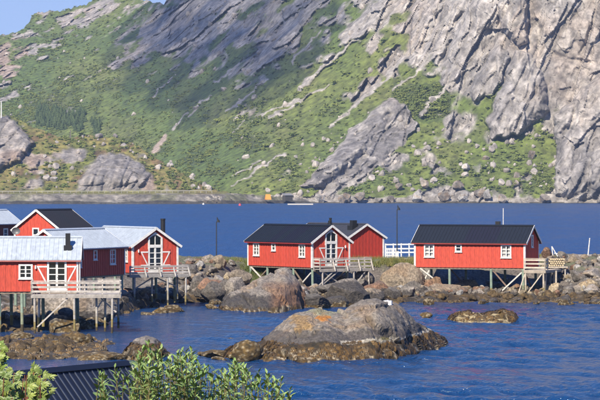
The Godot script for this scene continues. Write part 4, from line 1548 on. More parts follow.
	for k in out.size():
		var p := out[k] + origin
		if p.y > 0.12 and p.y < weed + 0.05 and rng.randf() < (0.5 if paint == 1 else 0.35):
			if lump.get_noise_3dv(p * 1.7) > -0.12:
				spots.append([out[k], nn[k]])
	seaweed(spots, m)
	return m

var weed_mesh: ArrayMesh
func seaweed(spots: Array, parent: Node) -> void:
	if weed_mesh == null:
		var b := MB.new()
		for k in 9:
			var a := rf(-1.3, 1.3)
			var p := Vector3(rf(-0.1, 0.1), rf(-0.02, 0.05), 0.0)
			var w := rf(0.018, 0.035)
			var side := Vector3(cos(a), 0, -sin(a) * 0.3) * w
			var cc := cm(Color(0.65, 0.65, 0.65), Color(1.0, 0.95, 0.8), rng.randf())
			for s in 3:
				var q := p + Vector3(sin(a) * 0.03, -0.075, 0.035 - 0.02 * s)
				b.quad(p - side, p + side, q + side * 0.9, q - side * 0.9, cc)
				p = q
		weed_mesh = b.mesh()
	var mm := MultiMesh.new()
	mm.transform_format = MultiMesh.TRANSFORM_3D
	mm.use_colors = true
	mm.mesh = weed_mesh
	mm.instance_count = spots.size()
	for k in spots.size():
		var nrm: Vector3 = spots[k][1]
		var zf := Vector3(nrm.x, 0.15, nrm.z).normalized()
		var xa := Vector3.UP.cross(zf).normalized()
		var ya := zf.cross(xa)
		var s := rf(0.7, 1.5)
		mm.set_instance_transform(k, Transform3D(Basis(xa, ya, zf) * s, spots[k][0] + nrm * 0.03))
		mm.set_instance_color(k, cm(Color(0.045, 0.031, 0.012), Color(0.16, 0.095, 0.022), pow(rng.randf(), 2.0)))
	var o := MultiMeshInstance3D.new()
	o.multimesh = mm
	o.material_override = M.weed
	o.name = "seaweed"
	o.set_meta("kind", "stuff")
	parent.add_child(o, true)

func build_rocks() -> void:
	rk_noise = noise(81, 0.9, 4)
	rk_stain = noise(82, 0.35, 3)
	skerry("skerry", "big bare rock islet with orange lichen and seaweed skirt in the open channel", [[223, 357, 356.5], [230, 359, 349], [238, 361, 344.5], [247, 361.5, 343], [255, 361.5, 344], [262, 361.5, 341], [271, 361.5, 331], [282, 361.5, 322], [295, 362, 314.5], [310, 362, 311], [325, 362, 309.5], [336, 362, 311.5], [345, 361.5, 312.5], [352, 361, 308], [362, 360.5, 302.5], [376, 360, 298], [386, 359, 298.5], [395, 358, 302], [402, 357, 307], [408, 356, 313], [415, 354.5, 319.5], [422, 353, 325], [432, 351, 331], [440, 349, 336], [446, 347, 340], [450, 346, 343.5], [454, 345, 345]], 9.0, TINTS[0], 1.65, 0.98, 1)
	skerry("skerry", "low cream rock islet mottled with brown weed in front of the navy roofed cabin", [[445, 321.5, 321.3], [451, 322.3, 317], [460, 322.8, 313], [474, 323, 311], [489, 323, 309.3], [503, 323, 309.5], [512, 322.3, 312.5], [517, 321.5, 317.5], [520, 320.6, 320.4]], 3.4, TINTS[5], 0.0, 3.0, 2)
	skerry("skerry", "rounded weedy rock in the water beside the boathouse roof", [[120, 357.5, 357], [127, 359.5, 349], [135, 360.5, 341.5], [145, 361, 337.5], [154, 360.5, 339], [161, 359.5, 345], [167, 358, 353], [171, 357, 356.6]], 3.6, TINTS[0], 1.0, 0.85, 3)
	# named single rocks
	skerry("rock_slab", "huge tilted rock slab rising from the water to the middle cabin's floor", [[216, 309, 308], [222, 311, 299], [232, 312, 291.5], [246, 312.5, 285], [262, 312.5, 277.5], [277, 312, 270.5], [285, 311.5, 268], [290, 311, 269], [297, 310.5, 275], [302, 310, 286], [306, 309.5, 298], [311, 309, 308]], 9.0, TINTS[0], 1.3, 0.3, 4)
	boulder(352, 281, 310, 42, 261.0, 0, "large dark boulder with tan top below the middle cabin's deck", {"wet": 2.1, "roll": 6.0, "deep": 0.6})
	boulder(402, 267, 297, 36, 276.5, 1, "smooth rounded boulder standing at the corner of the navy roofed cabin", {"planes": 4, "wet": 0.7, "roll": 4.0, "deep": 0.6})
	boulder(76, 294, 323, 66, 226.0, 0, "broad domed boulder standing under the stovepipe cabin's deck", {"planes": 5, "wet": 0.9, "roll": 0.0, "deep": 0.45})
	boulder(248, 342.5, 362, 27, 180.0, 6, "round seaweed covered rock at the tip of the big islet", {"weed": 1.6, "planes": 5})
	boulder(217, 263, 276, 16, 284.0, 0, "grey domed rock behind the lamp post on the boulder bank", {"planes": 5})
	boulder(547, 248, 258, 13, 283.0, 4, "rust coloured rock lying behind the log pile", {})
	var G := "boulders under the middle cabin"
	var lb := "boulder in the rock bank below the middle red cabin"
	for q in [[310, 293, 310, 40, 256, 3], [337, 295, 309, 30, 258, 3], [380, 281, 302, 24, 270, 4], [366, 270, 286, 22, 278, 0], [330, 283, 299, 24, 268, 3], [232, 276, 299, 26, 268, 0], [240, 270, 284, 20, 274, 1], [212, 284, 304, 24, 265, 3], [205, 280, 298, 22, 268, 4], [222, 281, 297, 18, 268, 3], [197, 279, 299, 20, 272, 3], [347, 273, 284, 18, 280, 1], [390, 286, 304, 18, 268, 3]]:
		boulder(q[0], q[1], q[2], q[3], q[4], q[5], lb, {"group": G, "wet": 1.2})
	G = "stones by the lamp post"
	for q in [[215, 270, 278, 14, 279, 2], [205, 265, 273, 13, 281, 2], [196, 263, 272, 10, 282, 2], [224, 267, 274, 12, 283, 2], [210, 262, 268, 10, 285, 2], [188, 264, 275, 9, 280, 2], [229, 272, 281, 12, 277, 5], [199, 272, 279, 12, 277, 2], [236, 261, 270, 16, 286, 1], [224, 260, 266, 10, 287, 4], [191, 270, 279, 9, 276, 2], [218, 276, 284, 12, 275, 2]]:
		boulder(q[0], q[1], q[2], q[3], q[4], q[5], "quarried stone in the heap beside the lamp post", {"group": G, "weed": 0.0, "wet": 0.0})
	G = "boulders under the navy roofed cabin"
	for q in [[415, 282, 302, 28, 274, 3], [430, 276, 303, 26, 276, 4], [449, 284, 305, 46, 274, 1], [463, 279, 296, 26, 278, 0], [478, 290, 304, 18, 273, 0], [489, 293, 304, 16, 273, 1], [500, 292, 304, 22, 274, 5], [515, 290, 304, 18, 275, 0], [530, 291, 304, 24, 272, 5], [552, 285, 304, 26, 273, 5], [541, 290, 302, 16, 274, 0], [470, 288, 300, 14, 277, 3], [438, 296, 305, 22, 271, 5], [523, 283, 296, 16, 279, 3], [566, 292, 303, 20, 272, 0]]:
		boulder(q[0], q[1], q[2], q[3], q[4], q[5], "boulder at the waterline beneath the navy roofed cabin's stilts", {"group": G, "wet": 0.75})
	G = "boulders of the breakwater"
	for q in [[590, 277, 301, 24, 272, 5], [576, 278, 298, 26, 276, 0], [574, 262, 274, 18, 284, 2], [562, 265, 276, 16, 284, 2], [588, 264, 276, 22, 284, 0], [559, 274, 288, 18, 281, 4], [568, 272, 284, 20, 282, 0], [595, 270, 286, 20, 280, 0], [583, 270, 280, 14, 282, 1], [598, 259, 268, 12, 287, 4], [606, 276, 300, 26, 276, 0], [552, 264, 276, 16, 286, 4], [581, 286, 303, 18, 272, 0], [565, 284, 298, 18, 276, 3]]:
		boulder(q[0], q[1], q[2], q[3], q[4], q[5], "boulder in the breakwater slope below the pale gravel road", {"group": G})
	scatter(58, 23.0, 33.0, -0.5, 25.0, 0.45, 0.95, [0, 0, 2, 1, 3, 0], "boulder in the breakwater slope below the pale gravel road", G)
	scatter(42, -11.5, 0.5, 0.0, 22.0, 0.45, 0.95, [0, 3, 1, 0, 4, 3], "rough stone in the bank between the pale and the middle cabin", "stones of the bank between the cabins", {"wet": 1.1})
	scatter(30, 1.0, 11.5, 2.0, 20.0, 0.45, 0.95, [0, 1, 3, 4, 2], lb, "boulders under the middle cabin", {"wet": 1.1})
	scatter(26, 10.5, 23.5, 0.5, 15.0, 0.3, 0.65, [0, 0, 1, 0, 4], "boulder at the waterline beneath the navy roofed cabin's stilts", "boulders under the navy roofed cabin", {"wet": 0.8})
	scatter(32, -21.0, -12.0, -1.0, 30.0, 0.35, 0.95, [0, 0, 1, 4], "stone lying under the pale roofed cabins", "stones under the pale roofed cabins", {"wet": 1.4})
	G = "tide washed rocks by the boathouse"
	for q in [[62, 316, 341, 30, 214, 0], [83, 318, 336, 26, 219, 0], [97, 317, 330, 22, 224, 3], [75, 333, 352, 34, 199, 6], [92, 338, 349, 20, 202, 6], [56, 341, 353, 18, 196, 6], [67, 346, 357, 14, 190, 0], [79, 350, 361, 14, 187, 5], [105, 354, 369, 46, 181, 6], [45, 355, 369, 44, 182, 6], [28, 349, 364, 26, 185, 3], [12, 352, 368, 26, 184, 0], [40, 343, 354, 22, 195, 6], [30, 338, 350, 16, 199, 4], [54, 351, 359, 16, 188, 1], [88, 356, 366, 18, 184, 6], [128, 357, 366, 22, 184, 6], [20, 332, 343, 26, 206, 3], [48, 334, 344, 18, 205, 6], [8, 342, 352, 18, 196, 3], [-6, 350, 366, 24, 186, 6], [65, 358, 368, 22, 182, 3]]:
		boulder(q[0], q[1], q[2], q[3], q[4], q[5], "weedy rock on the tide flat beyond the boathouse roof", {"group": G, "wet": 0.9, "weed": 0.75})
	G = "rocks awash in the channel"
	for q in [[216, 350, 357.5, 26, 184, 6], [208, 352, 357, 14, 183, 6], [234, 354, 359, 12, 181, 6], [220, 357, 361, 14, 180, 6], [174, 306, 315, 24, 248, 0], [160, 308, 317, 18, 246, 6], [150, 313, 318.5, 18, 243, 3], [425, 312, 318, 12, 238, 6], [276, 311.5, 315, 18, 245, 5], [201, 352, 356, 9, 184, 6], [231, 338, 341, 8, 204, 6], [211, 305, 310, 12, 255, 2]]:
		boulder(q[0], q[1], q[2], q[3], q[4], q[5], "weedy rock just breaking the water of the channel", {"group": G, "wet": 0.6, "weed": 0.7})

func build_rubble() -> void:
	var xf := []
	var cols := []
	var rm := boulder_mesh(901, Vector3(1, 0.8, 1), Vector3(0, 60, 0), Basis(), Color(0.9, 0.9, 0.9), 2, 0.0, 0.0, 12)
	for z in [[-12.0, 1.0, 0.0, 24.0, 420], [1.0, 12.0, 0.0, 20.0, 320], [11.0, 24.0, -1.0, 18.0, 420], [22.5, 36.0, -1.0, 26.0, 800], [-24.0, -12.0, -2.0, 26.0, 420], [-22.0, -11.0, -48.0, -8.0, 500]]:
		for k in int(z[4]):
			var x := rf(z[0], z[1])
			var d := lut(SHORE, x) + rf(z[2], z[3])
			var s := 0.10 + 0.36 * pow(rng.randf(), 1.4)
			var y := ground_y(x, d)
			xf.append(Transform3D(Basis.from_euler(Vector3(rf(0, 3), rf(0, 6), rf(0, 3))) * s, Vector3(x, y + s * 0.4, -d)))
			var t: Color = TINTS[[0, 0, 1, 2, 3, 4, 5][rng.randi() % 7]]
			cols.append(tone(Color(0.17, 0.115, 0.05), rf(0.5, 1.3)) if y < 0.5 else t)
	var spots := []
	for k in 1600:
		var x := rf(-22.0, -11.0)
		var d := rf(176.0, 212.0)
		var y := ground_y(x, d) + 0.55 * g_noise.get_noise_2d(x, d) + 0.16 * g_fine.get_noise_2d(x, d)
		if y > 0.0:
			spots.append([Vector3(x, y + 0.06, -d), Vector3(rf(-0.5, 0.5), 0.3, 1.0).normalized()])
	seaweed(spots, self)
	var sw: Node = get_child(get_child_count() - 1)
	sw.name = "tide_flat_seaweed"
	tag(sw, "brown seaweed lying over the tide flat beyond the boathouse", "seaweed")
	multi("rubble", "small broken stones filling the gaps between the bank boulders", "stones", rm, M.rock, xf, cols)

# ---------------------------------------------------------------- plants
func shrub_mesh(sd: int, n: int) -> ArrayMesh:
	var r2 := RandomNumberGenerator.new()
	r2.seed = sd
	var b := MB.new()
	var lobes := []
	for k in 5:
		lobes.append([Vector3(r2.randf_range(-0.35, 0.35), r2.randf_range(0.3, 0.75), r2.randf_range(-0.35, 0.35)), r2.randf_range(0.25, 0.42)])
	for k in n:
		var l: Array = lobes[k % 5]
		var d := Vector3(r2.randfn(), r2.randfn(), r2.randfn()).normalized()
		var p: Vector3 = l[0] + d * float(l[1]) * pow(r2.randf(), 0.33)
		var a := Vector3(r2.randfn(), r2.randfn(), r2.randfn()).normalized() * 0.16
		var q := a.cross(d + Vector3(r2.randfn(), r2.randfn(), r2.randfn()) * 0.5).normalized() * 0.11
		var t := r2.randf_range(0.75, 1.25)
		b.quad(p - a, p - q, p + a, p + q, Color(t, t, t))
	return b.mesh()

func faceted(m: ArrayMesh) -> ArrayMesh:
	var a := m.surface_get_arrays(0)
	var v: PackedVector3Array = a[Mesh.ARRAY_VERTEX]
	var c: PackedColorArray = a[Mesh.ARRAY_COLOR]
	var ix: PackedInt32Array = a[Mesh.ARRAY_INDEX]
	var b := MB.new()
	for k in range(0, ix.size(), 3):
		b.tri(v[ix[k]], v[ix[k + 2]], v[ix[k + 1]], c[ix[k]])
	return b.mesh()

func multi(called: String, label: String, category: String, mesh: Mesh, mat: Material, xf: Array, cols: Array) -> void:
	var mm := MultiMesh.new()
	mm.transform_format = MultiMesh.TRANSFORM_3D
	mm.use_colors = true
	mm.mesh = mesh
	mm.instance_count = xf.size()
	for k in xf.size():
		mm.set_instance_transform(k, xf[k])
		mm.set_instance_color(k, cols[k])
	var o := MultiMeshInstance3D.new()
	o.multimesh = mm
	o.material_override = mat
	o.name = numbered(called)
	add_child(o)
	o.set_meta("kind", "stuff")
	tag(o, label, category)

func build_far_plants() -> void:
	var xf := []
	var cols := []
	for p in green_spots:
		var s := rf(0.9, 2.4) * (1.25 if -p.z > 2400.0 else 1.0)
		if rng.randf() < 0.05 and -p.z < 2000.0:
			s *= 2.0
		xf.append(Transform3D(Basis(Vector3.UP, rf(0, TAU)).scaled(Vector3(s * rf(0.9, 1.4), s * rf(0.55, 0.9), s)), p - Vector3(0, s * 0.15, 0)))
		var t := rng.randf()
		cols.append(cm(Color(0.10, 0.142, 0.03), Color(0.20, 0.23, 0.052), t))
	multi("hillside_scrub", "green birch scrub covering the far mountain slopes", "scrub", shrub_mesh(3, 60), M.far_leaf, xf, cols)
	xf = []
	cols = []
	var b := MB.new()
	for k in 6:
		var y := 0.08 + k * 0.15
		var r := 0.24 * (1.0 - k / 6.5)
		for q in 9:
			var a := TAU * (q + 0.5 * (k % 2)) / 9.0 + rf(-0.1, 0.1)
			var rr := r * rf(0.8, 1.2)
			b.tri(Vector3(0, y + 0.2, 0), Vector3(cos(a - 0.4) * rr, y - rf(0, 0.05), sin(a - 0.4) * rr), Vector3(cos(a + 0.4) * rr, y - rf(0, 0.05), sin(a + 0.4) * rr), Color(1, 1, 1))
	for p in tree_spots:
		var s := rf(3.5, 7.5)
		xf.append(Transform3D(Basis(Vector3.UP, rf(0, TAU)).scaled(Vector3(s * 1.7, s, s * 1.7)), p - Vector3(0, s * rf(0.0, 0.3), 0)))
		cols.append(cm(Color(0.032, 0.056, 0.018), Color(0.06, 0.09, 0.026), rng.randf()))
	multi("spruce_wood", "dark spruce plantation low on the left green slope", "wood", b.mesh(), M.far_leaf, xf, cols)
	# loose stones on the slopes and along the far waterline
	xf = []
	cols = []
	var rm := boulder_mesh(900, Vector3(1, 0.8, 1), Vector3(0, 60, 0), Basis(), Color(1, 1, 1), 1, 0.0, 0.0, 9)
	for p in stone_spots:
		var s := pow(rng.randf(), 2.6) * 2.6 + 0.5
		xf.append(Transform3D(Basis.from_euler(Vector3(rf(0, 3), rf(0, 6), rf(0, 3))) * s, p + Vector3(0, s * 0.3, 0)))
		cols.append(cm(Color(0.24, 0.22, 0.20), Color(0.42, 0.39, 0.36), rng.randf()))
	for k in 2400:
		var u := rf(-40, 640)
		var d := (1662.0 if u < 200.0 else lerpf(1662.0, 1738.0, sst(200.0, 320.0, u))) - sst(380.0, 600.0, u) * 12.0
		var e := rng.randf()
		var s := pow(rng.randf(), 1.8) * 2.0 + 0.6
		var p := P(u, 0, d + e * 12.0)
		p.y = -0.3 + e * 4.2
		xf.append(Transform3D(Basis.from_euler(Vector3(rf(0, 3), rf(0, 6), rf(0, 3))) * s, p))
		var c := cm(Color(0.22, 0.20, 0.17), Color(0.42, 0.39, 0.34), rng.randf())
		cols.append(Color(0.08, 0.07, 0.055) if p.y < 1.2 else c)
	var mat := vmat(0.92)
	multi("scree", "loose pale stones strewn over the far slopes and waterline", "stones", rm, mat, xf, cols)
	# the biggest stones of the talus, one by one
	for q in [[478, 184, 195, 12], [492, 182, 197, 10], [362, 186, 199, 16], [338, 190, 201, 12], [455, 176, 186, 13], [512, 176, 184, 12], [520, 168, 176, 10], [414, 188, 199, 13], [388, 190, 200, 11], [352, 189, 199, 10], [462, 189, 199, 12], [440, 186, 197, 14], [500, 190, 200, 12], [545, 191, 200, 14], [428, 176, 185, 12], [403, 178, 187, 10], [482, 150, 158, 10], [468, 160, 168, 11], [318, 192, 201, 12], [530, 148, 156, 11]]:
		var dc := at_row(column_of(DIST, q[0]), q[2])
		var sz := rf(0.6, 0.95)
		var o := boulder(q[0] + rf(-5, 5), q[2] - (q[2] - q[1]) * sz + 2.5, q[2] + 2.5, q[3] * sz * rf(0.8, 1.3), dc - 3.0, 2 if int(q[0]) % 3 == 0 else 0, "house sized boulder resting on the grassy talus under the cliffs", {"group": "boulders on the far talus", "wet": 0.0, "weed": 0.0})
		o.material_override = M.mountain

func leaf(b: MB, p: Vector3, dir: Vector3, nrm: Vector3, ln: float, w: float, col: Color) -> void:
	var side := dir.cross(nrm).normalized()
	var up := side.cross(dir).normalized()
	var a := p + dir * ln * 0.35 + up * ln * 0.05
	var m := p + dir * ln * 0.7 - up * ln * 0.02
	var t := p + dir * ln - up * ln * 0.13
	var c2 := tone(col, 1.12)
	b.tri(p, a + side * w * 0.5 + up * w * 0.15, a, col)
	b.tri(p, a, a - side * w * 0.5 + up * w * 0.15, c2)
	b.quad(a, a + side * w * 0.5 + up * w * 0.15, m + side * w * 0.36 + up * w * 0.1, m, col)
	b.quad(a, m, m - side * w * 0.36 + up * w * 0.1, a - side * w * 0.5 + up * w * 0.15, c2)
	b.tri(m, m + side * w * 0.36 + up * w * 0.1, t, col)
	b.tri(m, t, m - side * w * 0.36 + up * w * 0.1, c2)

const BUSH_TOP := [[88.0, 385.0], [96.0, 374.0], [108.0, 372.0], [116.0, 366.0], [124.0, 376.0], [134.0, 362.0], [143.0, 346.0], [149.0, 338.0], [156.0, 350.0], [163.0, 347.0], [170.0, 362.0], [178.0, 352.0], [184.0, 354.0], [191.0, 348.0], [198.0, 360.0], [206.0, 368.0], [214.0, 364.0], [224.0, 372.0], [234.0, 360.0], [242.0, 362.0], [250.0, 374.0], [264.0, 372.0], [276.0, 380.0], [286.0, 376.0], [292.0, 390.0]]

func willow(label: String, u0: float, u1: float, d0: float, stems: int) -> void:
	var mid := (u0 + u1) * 0.5
	var root := thing("willow_shrub", label, "shrub", P(mid, 0, d0) * Vector3(1, 0, 1) + Vector3(0, 7.15, 0), 0.0)
	var st := MB.new()
	var lf := MB.new()
	for k in stems:
		var u := rf(u0, u1)
		var d := d0 + rf(-1.0, 1.0)
		var low := pow(rng.randf(), 0.8) * 44.0 if k > stems / 3 else rf(0, 7)
		var py := lut(BUSH_TOP, u) + low
		var tip := P(u, py, d) - root.position
		var foot := Vector3(lerpf(tip.x, P(mid, 0, d0).x - root.position.x, 0.55) + rf(-0.1, 0.1), 0.0, tip.z * 0.5)
		var bend := Vector3(rf(-0.12, 0.12), 0, rf(-0.12, 0.12))
		var pts := []
		for q in 13:
			var t := q / 12.0
			pts.append(foot.lerp(tip, t) + bend * sin(PI * t))
		for q in 12:
			var r0 := lerpf(0.012, 0.0022, q / 12.0)
			st.tube(pts[q], pts[q + 1], r0, lerpf(0.012, 0.0022, (q + 1) / 12.0), 5, Color(0.16, 0.13, 0.05), null, false)
		var hue := rng.randf()
		var base := cm(Color(0.12, 0.20, 0.048), Color(0.20, 0.27, 0.085), hue)
		var ph := rf(0, TAU)
		var axis: Vector3 = (pts[12] - pts[11]).normalized()
		var s := 0.0
		var i := 0
		while s < 0.62:
			var back: Vector3 = tip - axis * s + bend * 0.0
			if s > 0.17:
				var tt := clampf(1.0 - s / foot.distance_to(tip), 0.0, 1.0)
				back = foot.lerp(tip, tt) + bend * sin(PI * tt)
			var a := ph + i * 2.4
			var rad := Vector3(cos(a), 0, sin(a))
			var lift := lerpf(1.5, 0.25, clampf(s / 0.16, 0, 1)) + rf(-0.25, 0.25)
			var dir := (rad + Vector3.UP * lift).normalized()
			var nrm := (Vector3.UP - rad * 0.5 * lift + Vector3(rf(-0.3, 0.3), 0, rf(-0.3, 0.3))).normalized()
			var ln := lerpf(0.05, 0.092, clampf(s / 0.12, 0, 1)) * rf(0.8, 1.2)
			leaf(lf, back, dir, nrm, ln, ln * rf(0.28, 0.38), tone(base, rf(0.8, 1.2)))
			i += 1
			s += rf(0.014, 0.03) if s < 0.1 else rf(0.026, 0.05)
	put(st.mesh(), "stems", M.wood, root).set_meta("kind", "stuff")
	put(lf.mesh(), "foliage", M.leaf, root).set_meta("kind", "stuff")

func fan_shrub(called: String, label: String, u0: float, u1: float, y0: float, y1: float, d0: float, n: int, ca: Color, cb: Color, wide: float) -> void:
	var mid := (u0 + u1) * 0.5
	var root := thing(called, label, "shrub", P(mid, 0, d0) * Vector3(1, 0, 1) + Vector3(0, 7.15, 0), 0.0)
	var st := MB.new()
	var lf := MB.new()
	for k in n:
		var d := d0 + rf(-0.7, 0.7)
		var tip := P(rf(u0, u1), rf(y0, y1), d) - root.position
		var foot := Vector3(tip.x * 0.4 + rf(-0.05, 0.05), 0, tip.z * 0.4)
		var prev := foot
		for q in 8:
			var t := (q + 1) / 8.0
			var p := foot.lerp(tip, t) + Vector3(0.05 * sin(t * 4.0 + k), 0, 0)
			st.tube(prev, p, lerpf(0.009, 0.003, q / 8.0), lerpf(0.009, 0.003, t), 5, Color(0.22, 0.085, 0.04), null, false)
			prev = p
		for r in 3:
			var c := prev - Vector3(0, 0.075 * r, 0)
			var lead := Vector3(rf(-1.0, 1.0), rf(-0.2, 0.9), rf(-0.1, 0.5)).normalized()
			var sd := lead.cross(Vector3(-0.2 + rf(-0.4, 0.4), 0.6, 0.8)).normalized()
			var nn := sd.cross(lead).normalized()
			var base := cm(ca, cb, rng.randf())
			for q in 7:
				var a := lerpf(-1.25, 1.25, q / 6.0)
				var dir := (lead * cos(a) + sd * sin(a) + nn * rf(-0.2, 0.1)).normalized()
				var ln := 0.058 * (1.0 - 0.25 * absf(a)) * rf(0.85, 1.15)
				leaf(lf, c + lead * 0.02, dir, nn, ln, ln * wide, tone(base, rf(0.85, 1.15)))
	put(st.mesh(), "stems", M.wood, root).set_meta("kind", "stuff")
	put(lf.mesh(), "foliage", M.leaf, root).set_meta("kind", "stuff")

func build_near_plants() -> void:
	willow("small willow shrub with sparse upright shoots over the boathouse roof", 92, 132, 20.6, 22)
	willow("tallest leafy willow shrub beside the end of the boathouse roof", 130, 182, 21.0, 62)
	willow("dense green willow shrub rising before the channel water", 176, 232, 21.4, 66)
	willow("lower willow shrub with thin shoots below the big islet", 226, 292, 21.2, 60)
	fan_shrub("rowan_shrub", "yellow green rowan shrub with reddish stems over the boathouse roof", -10, 44, 371, 404, 20.0, 50, Color(0.055, 0.10, 0.02), Color(0.18, 0.22, 0.045), 0.3)
	fan_shrub("currant_shrub", "bright round leaved shrub above the rowan's fans", -16, 8, 345, 368, 20.5, 13, Color(0.08, 0.14, 0.022), Color(0.19, 0.24, 0.045), 0.62)
	# grass on the bank
	var b := MB.new()
	for k in 26:
		var a := rf(0, TAU)
		var p := Vector3(rf(-0.22, 0.22), 0, rf(-0.22, 0.22))
		var q := p + Vector3(cos(a) * 0.18, rf(0.3, 0.6), sin(a) * 0.18)
		var s := Vector3(-sin(a), 0, cos(a)) * 0.018
		var t := rf(0.8, 1.2)
		b.tri(p - s, p + s, q, Color(t, t, t))
	var xf := []
	var cols := []
	for z in [[-5.2, -3.4, 281.0, 288.0, 240], [-10.5, -5.5, 284.0, 291.0, 60], [6.0, 12.0, 283.5, 289.5, 320], [0.0, 6.0, 288.0, 292.0, 120], [-40.0, -14.0, 280.0, 340.0, 500], [21.5, 24.0, 284.0, 289.0, 80]]:
		for k in int(z[4]):
			var x := rf(z[0], z[1])
			var d := rf(z[2], z[3])
			var s := rf(0.7, 1.5)
			xf.append(Transform3D(Basis(Vector3.UP, rf(0, TAU)) * s, Vector3(x, ground_y(x, d) + 0.05, -d)))
			cols.append(cm(Color(0.085, 0.13, 0.03), Color(0.24, 0.20, 0.06), rng.randf() * rng.randf() + (0.25 if x > 5.0 else 0.0)))
	multi("bank_grass", "tufts of green and straw coloured grass on the boulder bank", "grass", b.mesh(), M.far_leaf, xf, cols)

# ---------------------------------------------------------------- small things
func lamp_post(label: String, px: float, top: float, bot: float, d: float) -> void:
	var foot := P(px, bot, d)
	var h := (bot - top) * d / F
	var root := thing("lamp_post", label, "lamp post", foot, 0.0)
	var bk := Color(0.03, 0.032, 0.036)
	var m := MB.new()
	m.tube(Vector3(0, -0.6, 0), Vector3(0, h - 0.45, 0), 0.065, 0.045, 10, bk)
	m.tube(Vector3(0, -0.6, 0), Vector3(0, 0.5, 0), 0.1, 0.085, 10, bk)
	put(m.mesh(), "pole", M.metal, root)
	m = MB.new()
	m.beam(Vector3(0, h - 0.5, 0), Vector3(0.16, h - 0.32, 0.05), 0.05, 0.05, bk)
	m.tube(Vector3(0.16, h - 0.5, 0.05), Vector3(0.16, h - 0.25, 0.05), 0.18, 0.10, 12, bk)
	m.tube(Vector3(0.10, h - 0.25, 0.03), Vector3(0.06, h, 0.03), 0.09, 0.02, 10, bk)
	put(m.mesh(), "lamp_head", M.metal, root)

